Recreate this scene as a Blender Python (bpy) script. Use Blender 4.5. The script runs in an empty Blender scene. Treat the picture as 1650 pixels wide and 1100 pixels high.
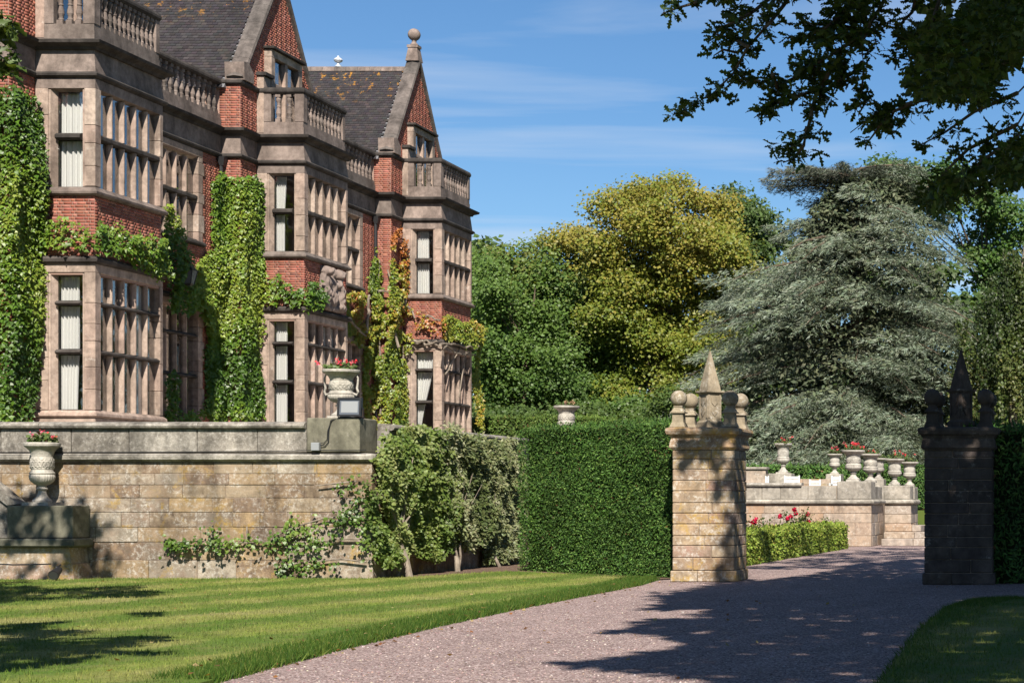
import bpy, math, random
import numpy as np
from mathutils import Vector, Matrix

random.seed(7)
RS = np.random.RandomState(11)
SC = bpy.context.scene
COL = SC.collection

# ------------------------------------------------------------------ camera
F, CU, CV, EYE = 3000.0, 1785.0, 804.0, 1.6      # focal length, principal point (1650 px wide frame), eye height
cd = bpy.data.cameras.new('camera')
cam = bpy.data.objects.new('camera', cd); COL.objects.link(cam)
cam.location = (0, 0, EYE); cam.rotation_euler = (math.pi / 2, 0, 0)
cd.sensor_width = 36.0; cd.lens = 36.0 * F / 1650.0
cd.shift_x = (825 - CU) / 1650.0; cd.shift_y = (CV - 550) / 1650.0
cd.clip_start = 0.1; cd.clip_end = 3000
SC.camera = cam

# ------------------------------------------------------------------ light
SUN = Vector((-0.19, 0.70, -0.685)).normalized()          # direction the sunlight travels
elev = math.asin(-SUN.z)
azim = math.atan2(-SUN.x, -SUN.y)
sd = bpy.data.lights.new('sun', 'SUN'); sd.energy = 4.8; sd.angle = math.radians(0.53); sd.color = (1.0, 0.93, 0.82)
so = bpy.data.objects.new('sun', sd); COL.objects.link(so)
so.rotation_euler = SUN.to_track_quat('-Z', 'Y').to_euler(); so.location = (0, -20, 40)
w = bpy.data.worlds.new('World'); SC.world = w; w.use_nodes = True
nt = w.node_tree; nt.nodes.clear()
def wn(t, **k):
    n = nt.nodes.new(t)
    for a, b in k.items(): setattr(n, a, b)
    return n
sky = wn('ShaderNodeTexSky', sky_type='NISHITA', sun_disc=False)
sky.sun_elevation = elev; sky.sun_rotation = azim
sky.air_density = 1.0; sky.dust_density = 0.15; sky.ozone_density = 6.0; sky.altitude = 0
tc = wn('ShaderNodeTexCoord')
sep = wn('ShaderNodeSeparateXYZ'); nt.links.new(tc.outputs['Generated'], sep.inputs[0])
zc = wn('ShaderNodeMath', operation='MAXIMUM'); nt.links.new(sep.outputs['Z'], zc.inputs[0]); zc.inputs[1].default_value = 0.03
dx = wn('ShaderNodeMath', operation='DIVIDE'); nt.links.new(sep.outputs['X'], dx.inputs[0]); nt.links.new(zc.outputs[0], dx.inputs[1])
dy = wn('ShaderNodeMath', operation='DIVIDE'); nt.links.new(sep.outputs['Y'], dy.inputs[0]); nt.links.new(zc.outputs[0], dy.inputs[1])
cmb = wn('ShaderNodeCombineXYZ'); nt.links.new(dx.outputs[0], cmb.inputs[0]); nt.links.new(dy.outputs[0], cmb.inputs[1])
mp = wn('ShaderNodeMapping'); mp.inputs['Rotation'].default_value = (0, 0, 0.25); mp.inputs['Scale'].default_value = (0.45, 1.15, 1)
mp.inputs['Location'].default_value = (1.3, 0.45, 0)
nt.links.new(cmb.outputs[0], mp.inputs[0])
n1 = wn('ShaderNodeTexNoise'); n1.inputs['Scale'].default_value = 1.0; n1.inputs['Detail'].default_value = 7; n1.inputs['Roughness'].default_value = 0.52
n1.inputs['Distortion'].default_value = 0.5
nt.links.new(mp.outputs[0], n1.inputs[0])
rp = wn('ShaderNodeValToRGB'); rp.color_ramp.elements[0].position = 0.50; rp.color_ramp.elements[1].position = 0.74
rp.color_ramp.elements[1].color = (0.55, 0.55, 0.55, 1)
nt.links.new(n1.outputs[0], rp.inputs[0])
hsv = wn('ShaderNodeHueSaturation'); hsv.inputs['Saturation'].default_value = 1.12; hsv.inputs['Value'].default_value = 1.05; nt.links.new(sky.outputs[0], hsv.inputs['Color'])
mixc = wn('ShaderNodeMixRGB'); nt.links.new(rp.outputs[0], mixc.inputs[0]); nt.links.new(hsv.outputs[0], mixc.inputs[1])
mixc.inputs[2].default_value = (6.8, 7.4, 8.4, 1)
bg = wn('ShaderNodeBackground'); bg.inputs[1].default_value = 0.05
nt.links.new(mixc.outputs[0], bg.inputs[0])
wo = wn('ShaderNodeOutputWorld'); nt.links.new(bg.outputs[0], wo.inputs[0])

SC.view_settings.view_transform = 'Standard'; SC.view_settings.look = 'None'
SC.view_settings.exposure = 1.1; SC.view_settings.gamma = 1.0
SC.view_settings.use_curve_mapping = False
SC.render.engine = 'CYCLES'
SC.cycles.max_bounces = 6; SC.cycles.diffuse_bounces = 2; SC.cycles.glossy_bounces = 2
SC.cycles.transmission_bounces = 4; SC.cycles.transparent_max_bounces = 8
SC.cycles.use_denoising = True
SC.cycles.caustics_reflective = False; SC.cycles.caustics_refractive = False

# ------------------------------------------------------------------ helpers
def at(u, v, Y):  return Vector(((u - CU) / F * Y, Y, EYE + (CV - v) / F * Y))
def onX(u, v, X): return at(u, v, X * F / (u - CU))          # point of the sight line lying on the wall plane x = X

W = {}                                                        # world origin of each object, by name
def reg(o, world, parent=None):
    COL.objects.link(o)
    W[o.name] = Vector(world)
    if parent is not None:
        o.parent = parent; o.location = Vector(world) - W[parent.name]
    else: o.location = Vector(world)
    return o
def tag(o, label=None, cat=None, group=None, kind=None):
    if label: o['label'] = label
    if cat: o['category'] = cat
    if group: o['group'] = group
    if kind: o['kind'] = kind
    return o
def thing(name, loc, label, cat, group=None):
    return tag(reg(bpy.data.objects.new(name, None), loc), label, cat, group)

class MB:
    def __init__(s): s.v = []; s.f = []
    def add(s, vs, fs):
        b = len(s.v); s.v += [tuple(p) for p in vs]; s.f += [tuple(b + i for i in f) for f in fs]; return s
    def box(s, x0, x1, y0, y1, z0, z1):
        return s.add([(x0,y0,z0),(x1,y0,z0),(x1,y1,z0),(x0,y1,z0),(x0,y0,z1),(x1,y0,z1),(x1,y1,z1),(x0,y1,z1)],
                     [(0,3,2,1),(4,5,6,7),(0,1,5,4),(1,2,6,5),(2,3,7,6),(3,0,4,7)])
    def frustum(s, cx, cy, z0, z1, a0, a1, rot=0.0, b0=None, b1=None):
        b0 = a0 if b0 is None else b0; b1 = a1 if b1 is None else b1
        c, d = math.cos(rot), math.sin(rot); vs = []
        for z, a, b in ((z0, a0, b0), (z1, a1, b1)):
            for x, y in ((-a,-b),(a,-b),(a,b),(-a,b)): vs.append((cx + x*c - y*d, cy + x*d + y*c, z))
        return s.add(vs, [(0,3,2,1),(4,5,6,7),(0,1,5,4),(1,2,6,5),(2,3,7,6),(3,0,4,7)])
    def tube(s, pts, rads, n=6, cap=True):
        pts = [Vector(p) for p in pts]; b = len(s.v)
        for i, p in enumerate(pts):
            d = (pts[min(i+1, len(pts)-1)] - pts[max(i-1, 0)]).normalized()
            a = d.orthogonal().normalized() if abs(d.z) > 0.9 else d.cross(Vector((0,0,1))).normalized()
            c = d.cross(a)
            for k in range(n):
                t = 2*math.pi*k/n
                s.v.append(tuple(p + (a*math.cos(t) + c*math.sin(t)) * rads[i]))
        for i in range(len(pts)-1):
            for k in range(n):
                s.f.append((b+i*n+k, b+i*n+(k+1)%n, b+(i+1)*n+(k+1)%n, b+(i+1)*n+k))
        if cap:
            s.f.append(tuple(b+k for k in range(n))[::-1]); s.f.append(tuple(b+(len(pts)-1)*n+k for k in range(n)))
        return s
    def lathe(s, prof, n=24, c=(0,0,0), fn=None):
        b = len(s.v)
        for i, (r, z) in enumerate(prof):
            for k in range(n):
                t = 2*math.pi*k/n
                rr = r if fn is None else fn(r, z, t)
                s.v.append((c[0]+rr*math.cos(t), c[1]+rr*math.sin(t), c[2]+z))
        for i in range(len(prof)-1):
            for k in range(n):
                s.f.append((b+i*n+k, b+i*n+(k+1)%n, b+(i+1)*n+(k+1)%n, b+(i+1)*n+k))
        s.f.append(tuple(b+k for k in range(n))[::-1]); s.f.append(tuple(b+(len(prof)-1)*n+k for k in range(n)))
        return s
    def prism(s, poly, axis, a0, a1):
        """poly of 2-D points extruded along an axis: axis 0 -> (y,z), 1 -> (x,z), 2 -> (x,y)"""
        n = len(poly); vs = []
        for a in (a0, a1):
            for p, q in poly: vs.append({0:(a,p,q),1:(p,a,q),2:(p,q,a)}[axis])
        fs = [tuple(range(n))[::-1], tuple(range(n, 2*n))] + [(i,(i+1)%n,n+(i+1)%n,n+i) for i in range(n)]
        return s.add(vs, fs)
    def build(s, name, mat, parent=None, origin=None, smooth=False):
        v = np.array(s.v, float)
        if origin is None:
            lo, hi = v.min(0), v.max(0); origin = ((lo[0]+hi[0])/2, (lo[1]+hi[1])/2, lo[2])
        me = bpy.data.meshes.new(name)
        me.from_pydata((v - np.array(origin)).tolist(), [], s.f)
        me.materials.append(mat); me.update()
        if smooth: me.shade_smooth()
        return reg(bpy.data.objects.new(name, me), origin, parent)

_cache = {}
def cbmesh(sx, sy, sz, ch, mat, name):
    """a box with chamfered edges about its own centre; meshes are shared between equal boxes"""
    key = (round(sx,3), round(sy,3), round(sz,3), round(ch,3), mat.name)
    if key in _cache: return _cache[key]
    hx, hy, hz = sx/2, sy/2, sz/2; c = min(ch, hx*.8, hy*.8, hz*.8)
    vs = []; idx = {}
    for X in (-1,1):
        for Y in (-1,1):
            for Z in (-1,1):
                for a in range(3):
                    p = [X*(hx-c), Y*(hy-c), Z*(hz-c)]; p[a] = (X*hx, Y*hy, Z*hz)[a]
                    idx[(X,Y,Z,a)] = len(vs); vs.append(p)
    fs = []
    def q(*ks): fs.append([idx[k] for k in ks])
    for s in (-1,1):
        q((s,-1,-1,0),(s,1,-1,0),(s,1,1,0),(s,-1,1,0)); q((-1,s,-1,1),(1,s,-1,1),(1,s,1,1),(-1,s,1,1)); q((-1,-1,s,2),(1,-1,s,2),(1,1,s,2),(-1,1,s,2))
    for a in (-1,1):
        for b in (-1,1):
            q((a,b,-1,0),(a,b,1,0),(a,b,1,1),(a,b,-1,1)); q((a,-1,b,0),(a,1,b,0),(a,1,b,2),(a,-1,b,2)); q((-1,a,b,1),(1,a,b,1),(1,a,b,2),(-1,a,b,2))
            for c_ in (-1,1): q((a,b,c_,0),(a,b,c_,1),(a,b,c_,2))
    out = []
    for f in fs:
        P = [Vector(vs[i]) for i in f]; n = (P[1]-P[0]).cross(P[2]-P[0])
        out.append(f if n.dot(sum(P, Vector())) > 0 else f[::-1])
    me = bpy.data.meshes.new(name); me.from_pydata(vs, [], out); me.materials.append(mat); me.update()
    _cache[key] = me
    return me
def cbox(name, x0, x1, y0, y1, z0, z1, mat, parent, ch=0.012, rot=0.0):
    me = cbmesh(x1-x0, y1-y0, z1-z0, ch, mat, name)
    o = reg(bpy.data.objects.new(name, me), ((x0+x1)/2, (y0+y1)/2, (z0+z1)/2), parent)
    if rot: o.rotation_euler = (random.uniform(-rot,rot), random.uniform(-rot,rot), random.uniform(-rot,rot))
    return o

def fast(name, V, Fc, mat, parent=None, col=None, origin=None, smooth=False):
    """one mesh from numpy arrays: V (n,3), Fc (m,k) equal polygons, col (n,3) per-point colour"""
    V = np.asarray(V, np.float32); Fc = np.asarray(Fc, np.int32)
    if origin is None:
        lo, hi = V.min(0), V.max(0); origin = (float(lo[0]+hi[0])/2, float(lo[1]+hi[1])/2, float(lo[2]))
    V = V - np.array(origin, np.float32)
    m, k = Fc.shape
    me = bpy.data.meshes.new(name)
    me.vertices.add(len(V)); me.vertices.foreach_set('co', V.ravel())
    me.loops.add(m*k); me.loops.foreach_set('vertex_index', Fc.ravel())
    me.polygons.add(m); me.polygons.foreach_set('loop_start', np.arange(0, m*k, k, dtype=np.int32))
    if smooth: me.polygons.foreach_set('use_smooth', np.ones(m, bool))
    if col is not None:
        a = me.attributes.new('Col', 'FLOAT_COLOR', 'POINT')
        c4 = np.ones((len(V), 4), np.float32); c4[:, :3] = col
        a.data.foreach_set('color', c4.ravel())
    me.materials.append(mat); me.update(calc_edges=True); me.validate()
    return reg(bpy.data.objects.new(name, me), origin, parent)

def unit(a): return a / np.maximum(np.linalg.norm(a, axis=1, keepdims=True), 1e-9)
# leaf templates: points (across, along, out of the leaf) and triangles
KITE = (np.array([(0,0,0),(-.42,.45,.10),(0,1,-.05),(.42,.45,.10)]), np.array([(0,3,1),(3,2,1)]))
IVYL = (np.array([(0,0,0),(-.5,.16,.06),(-.2,.55,.07),(0,1,-.12),(.2,.55,.07),(.5,.16,.06)]), np.array([(0,2,1),(0,4,2),(2,4,3),(0,5,4)]))
OAKL = (np.array([(0,0,0),(-.10,.22,.02),(-.24,.34,.05),(-.12,.44,.02),(-.32,.60,.06),(-.12,.68,.02),(-.20,.84,.03),(0,1,-.08),
                  (.20,.84,.03),(.12,.68,.02),(.32,.60,.06),(.12,.44,.02),(.24,.34,.05),(.10,.22,.02)]),
        np.array([(0,13,1),(1,3,2),(1,13,11),(1,11,3),(13,12,11),(3,5,4),(3,11,9),(3,9,5),(11,10,9),(5,7,6),(5,9,7),(9,8,7)]))
SPRAY = (np.array([(0,0,0),(.05,.05,0),(0,1,-.18),(-.05,.05,0),(-.38,.72,-.05),(.05,.05,.02),(.38,.72,-.05),(-.05,.2,0),(.2,.95,-.3)]),
         np.array([(0,1,2),(0,3,4),(0,5,6),(7,0,8)]))
NEEDLE = (np.array([(0,0,0),(.07,.3,.03),(0,1,-.15),(-.07,.3,.03),(-.3,.75,-.10),(.3,.75,-.10)]), np.array([(0,1,2),(0,3,4),(0,5,1)]))
BLADE = (np.array([(-.5,0,0),(.5,0,0),(0,1,.25)]), np.array([(0,1,2)]))
def leaves(name, P, N, T, S, C, shape, mat, parent=None, wide=1.0, kind=None):
    P = np.asarray(P, float); n = len(P)
    N = unit(np.asarray(N, float)); T = np.asarray(T, float)
    T = unit(T - N * (T*N).sum(1, keepdims=True)); B = np.cross(T, N)
    S = np.broadcast_to(np.asarray(S, float), (n,))[:, None, None]
    tv, tf = shape; k = len(tv)
    V = P[:, None, :] + S * (B[:, None, :]*tv[None, :, 0:1]*wide + T[:, None, :]*tv[None, :, 1:2] + N[:, None, :]*tv[None, :, 2:3])
    Fc = (tf[None] + (np.arange(n)*k)[:, None, None]).reshape(-1, 3)
    o = fast(name, V.reshape(-1, 3), Fc, mat, parent, np.repeat(C, k, axis=0))
    if kind: o['kind'] = kind
    return o
def snoise(P, sc, seed=0):
    """cheap smooth noise in -1..1"""
    r = np.random.RandomState(seed); out = np.zeros(len(P))
    for i in range(6):
        d = r.normal(size=3); d /= np.linalg.norm(d)
        out += np.sin((P @ d) * sc * r.uniform(.7, 1.9) + r.uniform(0, 6.28))
    return out / 3.2
def palette(n, cols, wts=None, var=.18, noise=None):
    cols = np.array(cols, float)
    if noise is None: i = RS.choice(len(cols), n, p=wts)
    else: i = np.clip(((noise*.5+.5) + RS.normal(0, .11, n)) * len(cols), 0, len(cols)-1).astype(int)
    c = cols[i] * (1 + RS.uniform(-var, var, (n, 1)))
    return np.clip(c * (1 + RS.uniform(-var*.4, var*.4, (n, 3))), 0.002, 1)
def inpoly(x, y, poly):
    r = np.zeros(len(x), bool); n = len(poly)
    for i in range(n):
        x0, y0 = poly[i]; x1, y1 = poly[(i+1) % n]
        if y0 == y1: continue
        r ^= ((y0 > y) != (y1 > y)) & (x < (x1-x0)*(y-y0)/(y1-y0) + x0)
    return r

# ------------------------------------------------------------------ materials
class NT:
    def __init__(s, name):
        s.m = bpy.data.materials.new(name); s.m.use_nodes = True; s.t = s.m.node_tree
        s.b = s.t.nodes['Principled BSDF']; s.o = s.t.nodes['Material Output']
        s._p = None
    def n(s, t, **k):
        x = s.t.nodes.new(t)
        for a, b in k.items(): setattr(x, a, b)
        return x
    def l(s, a, b): s.t.links.new(a, b)
    def pos(s, sc=(1,1,1)):
        if s._p is None: s._p = s.n('ShaderNodeNewGeometry').outputs['Position']
        if sc == (1,1,1): return s._p
        m = s.n('ShaderNodeMapping'); m.inputs['Scale'].default_value = sc; s.l(s._p, m.inputs[0]); return m.outputs[0]
    def noise(s, scale, detail=4, rough=.55, vec=None, dist=0):
        x = s.n('ShaderNodeTexNoise'); x.inputs['Scale'].default_value = scale; x.inputs['Detail'].default_value = detail
        x.inputs['Roughness'].default_value = rough; x.inputs['Distortion'].default_value = dist
        s.l(vec if vec is not None else s.pos(), x.inputs[0]); return x.outputs[0]
    def ramp(s, fac, stops, interp='LINEAR'):
        x = s.n('ShaderNodeValToRGB'); e = x.color_ramp; e.interpolation = interp
        while len(e.elements) < len(stops): e.elements.new(.5)
        for i, (p, c) in enumerate(stops):
            e.elements[i].position = p
            e.elements[i].color = (c, c, c, 1) if isinstance(c, (int, float)) else (*c, 1)
        s.l(fac, x.inputs[0]); return x.outputs[0]
    def mix(s, fac, a, b, mode='MIX'):
        x = s.n('ShaderNodeMixRGB', blend_type=mode)
        for i, q in enumerate((fac, a, b)):
            if hasattr(q, 'node'): s.l(q, x.inputs[i])
            else: x.inputs[i].default_value = q if i == 0 else ((*q, 1) if isinstance(q, tuple) else (q, q, q, 1))
        return x.outputs[0]
    def math(s, op, a, b=0.0):
        x = s.n('ShaderNodeMath', operation=op)
        for i, q in enumerate((a, b)):
            if hasattr(q, 'node'): s.l(q, x.inputs[i])
            else: x.inputs[i].default_value = q
        return x.outputs[0]
    def rnd(s): return s.n('ShaderNodeObjectInfo').outputs['Random']
    def col(s): return s.n('ShaderNodeAttribute', attribute_name='Col').outputs['Color']
    def bump(s, h, strength=.4, dist=.02):
        x = s.n('ShaderNodeBump'); x.inputs['Strength'].default_value = strength; x.inputs['Distance'].default_value = dist
        s.l(h, x.inputs['Height']); s.l(x.outputs[0], s.b.inputs['Normal'])
    def done(s, color=None, rough=.85, spec=.25, metal=0):
        if color is not None:
            if hasattr(color, 'node'): s.l(color, s.b.inputs['Base Color'])
            else: s.b.inputs['Base Color'].default_value = (*color, 1)
        s.b.inputs['Roughness'].default_value = rough; s.b.inputs['Specular IOR Level'].default_value = spec
        s.b.inputs['Metallic'].default_value = metal
        return s.m

def stone(name, pal, lichen=(.42,.27,.06), lich=.62, pale=.66, dark=.55, darkc=.35, bump=.5, fine=60, k=.65):
    t = NT(name)
    big = t.noise(1.1, 5, .6, dist=.6); mid = t.noise(6, 6, .65); fin = t.noise(fine, 3, .7)
    f = t.math('ADD', t.math('MULTIPLY', t.rnd(), .75), t.math('MULTIPLY', mid, .3))
    f = t.math('SUBTRACT', f, .02)
    n = len(pal); pal = [tuple(q*k for q in p) for p in pal]
    c = t.ramp(f, [((i+.5)/n, p) for i, p in enumerate(pal)])
    c = t.mix(t.ramp(mid, [(.3, .85), (.68, 0)]), c, .52, 'MULTIPLY')
    c = t.mix(t.ramp(t.noise(2.0, 6, .7, dist=1.0), [(.42, 0), (.62, .8)]), c, .68, 'MULTIPLY')
    if lich < 1:
        lm = t.math('MULTIPLY', t.ramp(t.noise(2.3, 6, .65, dist=.8), [(lich, 0), (lich+.08, .75)]), t.ramp(t.noise(22, 3), [(.35, .2), (.6, 1)]))
        c = t.mix(lm, c, tuple(q*k for q in lichen))
    if pale < 1:
        pm = t.math('MULTIPLY', t.ramp(t.noise(3.1, 5, .7), [(pale-.12, 0), (pale, .9)]), t.ramp(t.noise(13, 6, .75), [(.48, 0), (.62, .75)]))
        c = t.mix(pm, c, (.62*k, .58*k, .52*k))
    dm = t.ramp(t.noise(1.0, 6, .65, vec=t.pos((1.6, 1.6, .55))), [(dark-.1, 0), (dark+.1, .8)])
    c = t.mix(dm, c, darkc, 'MULTIPLY')
    c = t.mix(.35, c, t.ramp(fin, [(.3, .55), (.7, 1.25)]), 'MULTIPLY')
    t.bump(t.math('ADD', t.math('MULTIPLY', fin, .5), t.math('MULTIPLY', mid, 1.0)), bump, .02)
    return t.done(c, .92, .15)

M = {}
M['wall'] = stone('terrace_sandstone', [(.22,.15,.105),(.46,.36,.25),(.33,.23,.155),(.50,.43,.34),(.28,.195,.14),(.49,.35,.20),(.40,.295,.205)], lich=.565, pale=.56, dark=.55, darkc=.5, bump=1.0, k=.80)
M['wallcap'] = stone('coping_stone', [(.44,.40,.35),(.38,.34,.29),(.50,.46,.40)], lich=.70, pale=.47, dark=.50, darkc=.33, bump=1.0, k=.8)
M['pillar'] = stone('pillar_sandstone', [(.36,.26,.19),(.44,.33,.22),(.40,.26,.16),(.48,.38,.27),(.35,.22,.17)], lich=.52, pale=.56, dark=.58, darkc=.5, bump=.8, k=.9)
M['finial'] = stone('finial_stone', [(.36,.30,.21),(.40,.33,.24)], lich=.66, pale=.62, dark=.6, darkc=.55, k=.85)
M['shade_dark'] = stone('shade_darkened_pillar_stone', [(.16,.13,.12),(.20,.16,.14),(.13,.11,.10),(.24,.19,.16)], lich=1, pale=.68, dark=.5, darkc=.5, k=.58)  # right pillar's stone coloured near black, its tree shade put into the colour
M['pale'] = stone('pale_urn_stone', [(.52,.48,.42),(.58,.54,.47)], lich=.72, pale=.5, dark=.6, darkc=.55, bump=.3, k=.78)
M['green'] = stone('algae_stone', [(.30,.29,.22),(.34,.32,.24)], lich=.75, pale=.7, dark=.5, darkc=.5, bump=.4)
M['far'] = stone('far_terrace_stone', [(.50,.36,.27),(.55,.44,.34),(.48,.40,.34),(.58,.46,.36),(.54,.36,.24)], lich=.72, pale=.6, dark=.64, darkc=.6, k=.78)
M['farcap'] = stone('far_coping_stone', [(.46,.42,.36),(.50,.45,.38)], lich=.74, pale=.58, dark=.56, darkc=.5, k=.78)
M['house'] = stone('pink_window_stone', [(.36,.275,.225),(.42,.325,.265),(.39,.285,.235),(.46,.365,.30)], lich=1, pale=.7, dark=.56, darkc=.5, bump=.4, k=1.02)
M['weather'] = stone('weathered_house_stone', [(.25,.20,.175),(.30,.235,.205),(.21,.175,.155)], lich=.8, pale=.8, dark=.52, darkc=.5, bump=.4, k=1.0)
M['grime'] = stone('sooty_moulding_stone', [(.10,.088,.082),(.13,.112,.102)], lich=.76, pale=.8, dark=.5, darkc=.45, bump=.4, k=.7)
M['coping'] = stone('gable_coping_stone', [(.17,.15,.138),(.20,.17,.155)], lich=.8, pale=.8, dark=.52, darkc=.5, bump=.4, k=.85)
M['mortar'] = NT('mortar').done((.235,.185,.145), .95, .1)
M['hmortar'] = NT('brick_mortar').done((.27,.18,.145), .95, .1)
t = NT('red_brick'); c = t.mix(t.ramp(t.noise(1.3, 5, .6), [(.4, 0), (.7, .55)]), t.col(), .5, 'MULTIPLY')
c = t.mix(.3, c, t.ramp(t.noise(70, 2), [(.3,.6),(.7,1.2)]), 'MULTIPLY'); t.bump(t.noise(60, 3), .1, .006); M['brick'] = t.done(c, .9, .15)
t = NT('clay_roof_tile'); c = t.mix(t.ramp(t.noise(3.5, 6, .7), [(.58, 0), (.64, .9)]), t.col(), (.36,.17,.02))
lz = t.n('ShaderNodeSeparateXYZ'); t.l(t.pos(), lz.inputs[0])
c = t.mix(t.ramp(t.math('SUBTRACT', lz.outputs[2], 16.5), [(0, 0), (.9, 1)]), t.col(), c); t.bump(t.noise(30, 3), .3, .01); M['tile'] = t.done(c, .85, .25)
M['lead'] = NT('lead_sheet').done((.13,.13,.14), .6, .4)
M['iron'] = NT('black_iron').done((.018,.018,.02), .5, .4)
M['plastic'] = NT('black_plastic').done((.012,.012,.014), .45, .4)
M['white'] = NT('white_paint').done((.6,.6,.59), .5, .4)
M['grey'] = NT('grey_plastic').done((.22,.23,.24), .5, .4)
M['zinc'] = NT('zinc').done((.5,.52,.55), .45, .5, .3)
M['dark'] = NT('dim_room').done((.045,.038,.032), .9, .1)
t = NT('curtain_cloth'); t.b.inputs['Subsurface Weight'].default_value = 0; M['curtain'] = t.done((.70,.69,.665), .9, .1)
t = NT('lamp_lens'); t.b.inputs['Coat Weight'].default_value = .6; t.b.inputs['Coat Roughness'].default_value = .05; M['lens'] = t.done((.10,.11,.125), .2, .5)
def glass():
    t = NT('window_glass'); t.t.nodes.remove(t.b)
    lw = t.n('ShaderNodeLayerWeight'); lw.inputs[0].default_value = .5
    bp = t.n('ShaderNodeBump'); bp.inputs['Strength'].default_value = .06; bp.inputs['Distance'].default_value = .05; t.l(t.noise(2.5, 2), bp.inputs['Height'])
    f = t.math('ADD', t.math('MULTIPLY', t.math('POWER', lw.outputs['Facing'], 3.0), .9), .11)
    tr = t.n('ShaderNodeBsdfTransparent'); tr.inputs[0].default_value = (.95,.955,.955,1)
    gl = t.n('ShaderNodeBsdfGlossy'); gl.inputs['Roughness'].default_value = .02; t.l(bp.outputs[0], gl.inputs['Normal'])
    mx = t.n('ShaderNodeMixShader'); t.l(f, mx.inputs[0]); t.l(tr.outputs[0], mx.inputs[1]); t.l(gl.outputs[0], mx.inputs[2])
    t.l(mx.outputs[0], t.o.inputs[0]); return t.m
M['glass'] = glass()
def leafmat(name, trans=.3, rough=.5, spec=.3, warm=(1.15,1.1,.45)):
    t = NT(name); c = t.col(); t.done(c, rough, spec)
    tl = t.n('ShaderNodeBsdfTranslucent'); t.l(t.mix(1.0, c, warm, 'MULTIPLY'), tl.inputs[0])
    mx = t.n('ShaderNodeMixShader'); mx.inputs[0].default_value = trans
    t.l(t.b.outputs[0], mx.inputs[1]); t.l(tl.outputs[0], mx.inputs[2]); t.l(mx.outputs[0], t.o.inputs[0]); return t.m
M['leaf'] = leafmat('broad_leaf', .42, .48, .35)
M['ivy'] = leafmat('creeper_leaf', .28, .42, .4)
M['needle'] = leafmat('needle_leaf', .15, .6, .2, (1, 1, .8))
M['petal'] = leafmat('petal', .3, .6, .2, (1.1, .9, .8))
t = NT('bark'); c = t.ramp(t.noise(9, 6, .7, vec=t.pos((1,1,.3))), [(.3,(.05,.038,.028)),(.7,(.15,.115,.085))]); t.bump(t.noise(20, 5, .7, vec=t.pos((1,1,.25))), .8, .03); M['bark'] = t.done(c, .95, .1)
t = NT('pale_bark'); c = t.ramp(t.noise(6, 6, .7, vec=t.pos((1,1,.4))), [(.35,(.10,.08,.062)),(.65,(.25,.21,.17))]); t.bump(t.noise(20, 5), .5, .02); M['palebark'] = t.done(c, .9, .1)
# lawn: one colour field in world space shared by the sheet and its blades
t = NT('mown_grass')
st = t.noise(.55, 6, .7, vec=t.pos((.8, 1.1, 1))); pt = t.noise(1.5, 7, .75); ft = t.noise(30, 5, .85)
c = t.ramp(st, [(.34,(.078,.125,.018)),(.45,(.15,.19,.036)),(.55,(.21,.218,.062)),(.68,(.25,.228,.10))])
sx = t.n('ShaderNodeSeparateXYZ'); t.l(t.pos(), sx.inputs[0])
sw = t.math('ADD', t.math('ADD', t.math('MULTIPLY', sx.outputs[0], 2.95), t.math('MULTIPLY', sx.outputs[1], -.49)), t.math('MULTIPLY', t.noise(.7, 4), 3.0))
sw = t.math('ADD', t.math('MULTIPLY', t.math('SINE', sw), .5), .5)
c = t.mix(t.ramp(sw, [(.35, 0), (.65, .9)]), c, (.07,.125,.017))
c = t.mix(t.ramp(pt, [(.46, 0), (.62, .7)]), c, (.14,.145,.045)); c = t.mix(1.0, c, t.ramp(ft, [(.3,.35),(.7,1.5)]), 'MULTIPLY')
t.bump(ft, .6, .03); M['lawn'] = t.done(c, .85, .15)
M['verge'] = leafmat('long_grass', .3, .6, .2)
t = NT('pink_gravel')
vo = t.n('ShaderNodeTexVoronoi'); vo.inputs['Scale'].default_value = 50; t.l(t.pos(), vo.inputs[0])
hs = t.n('ShaderNodeSeparateColor'); t.l(vo.outputs['Color'], hs.inputs[0])
c = t.ramp(hs.outputs[0], [(.0,(.11,.072,.066)),(.3,(.285,.198,.186)),(.7,(.435,.322,.305)),(1,(.70,.58,.55))])
c = t.mix(1.0, c, t.ramp(t.noise(.9, 7, .7, vec=t.pos((1.4,.5,1))), [(.3,.64),(.7,.96)]), 'MULTIPLY')
c = t.mix(t.ramp(vo.outputs['Distance'], [(.3, 0), (.9, .6)]), c, (.12,.09,.085))
t.bump(t.math('SUBTRACT', 1.0, vo.outputs['Distance']), .9, .02); M['gravel'] = t.done(c, .9, .2)
t = NT('gravel_stone'); M['pebble'] = t.done(t.col(), .85, .2)
t = NT('bare_soil'); c = t.ramp(t.noise(14, 6, .7), [(.3,(.07,.045,.032)),(.7,(.19,.13,.10))]); t.bump(t.noise(25, 5), .9, .05); M['soil'] = t.done(c, .95, .1)
t = NT('meadow'); c = t.ramp(t.noise(.4, 5), [(.3,(.05,.08,.018)),(.7,(.10,.13,.03))]); M['meadow'] = t.done(c, .95, .1)
t = NT('paving'); c = t.ramp(t.noise(4, 5), [(.3,(.30,.25,.21)),(.7,(.40,.34,.29))]); M['paving'] = t.done(c, .9, .15)
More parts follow.
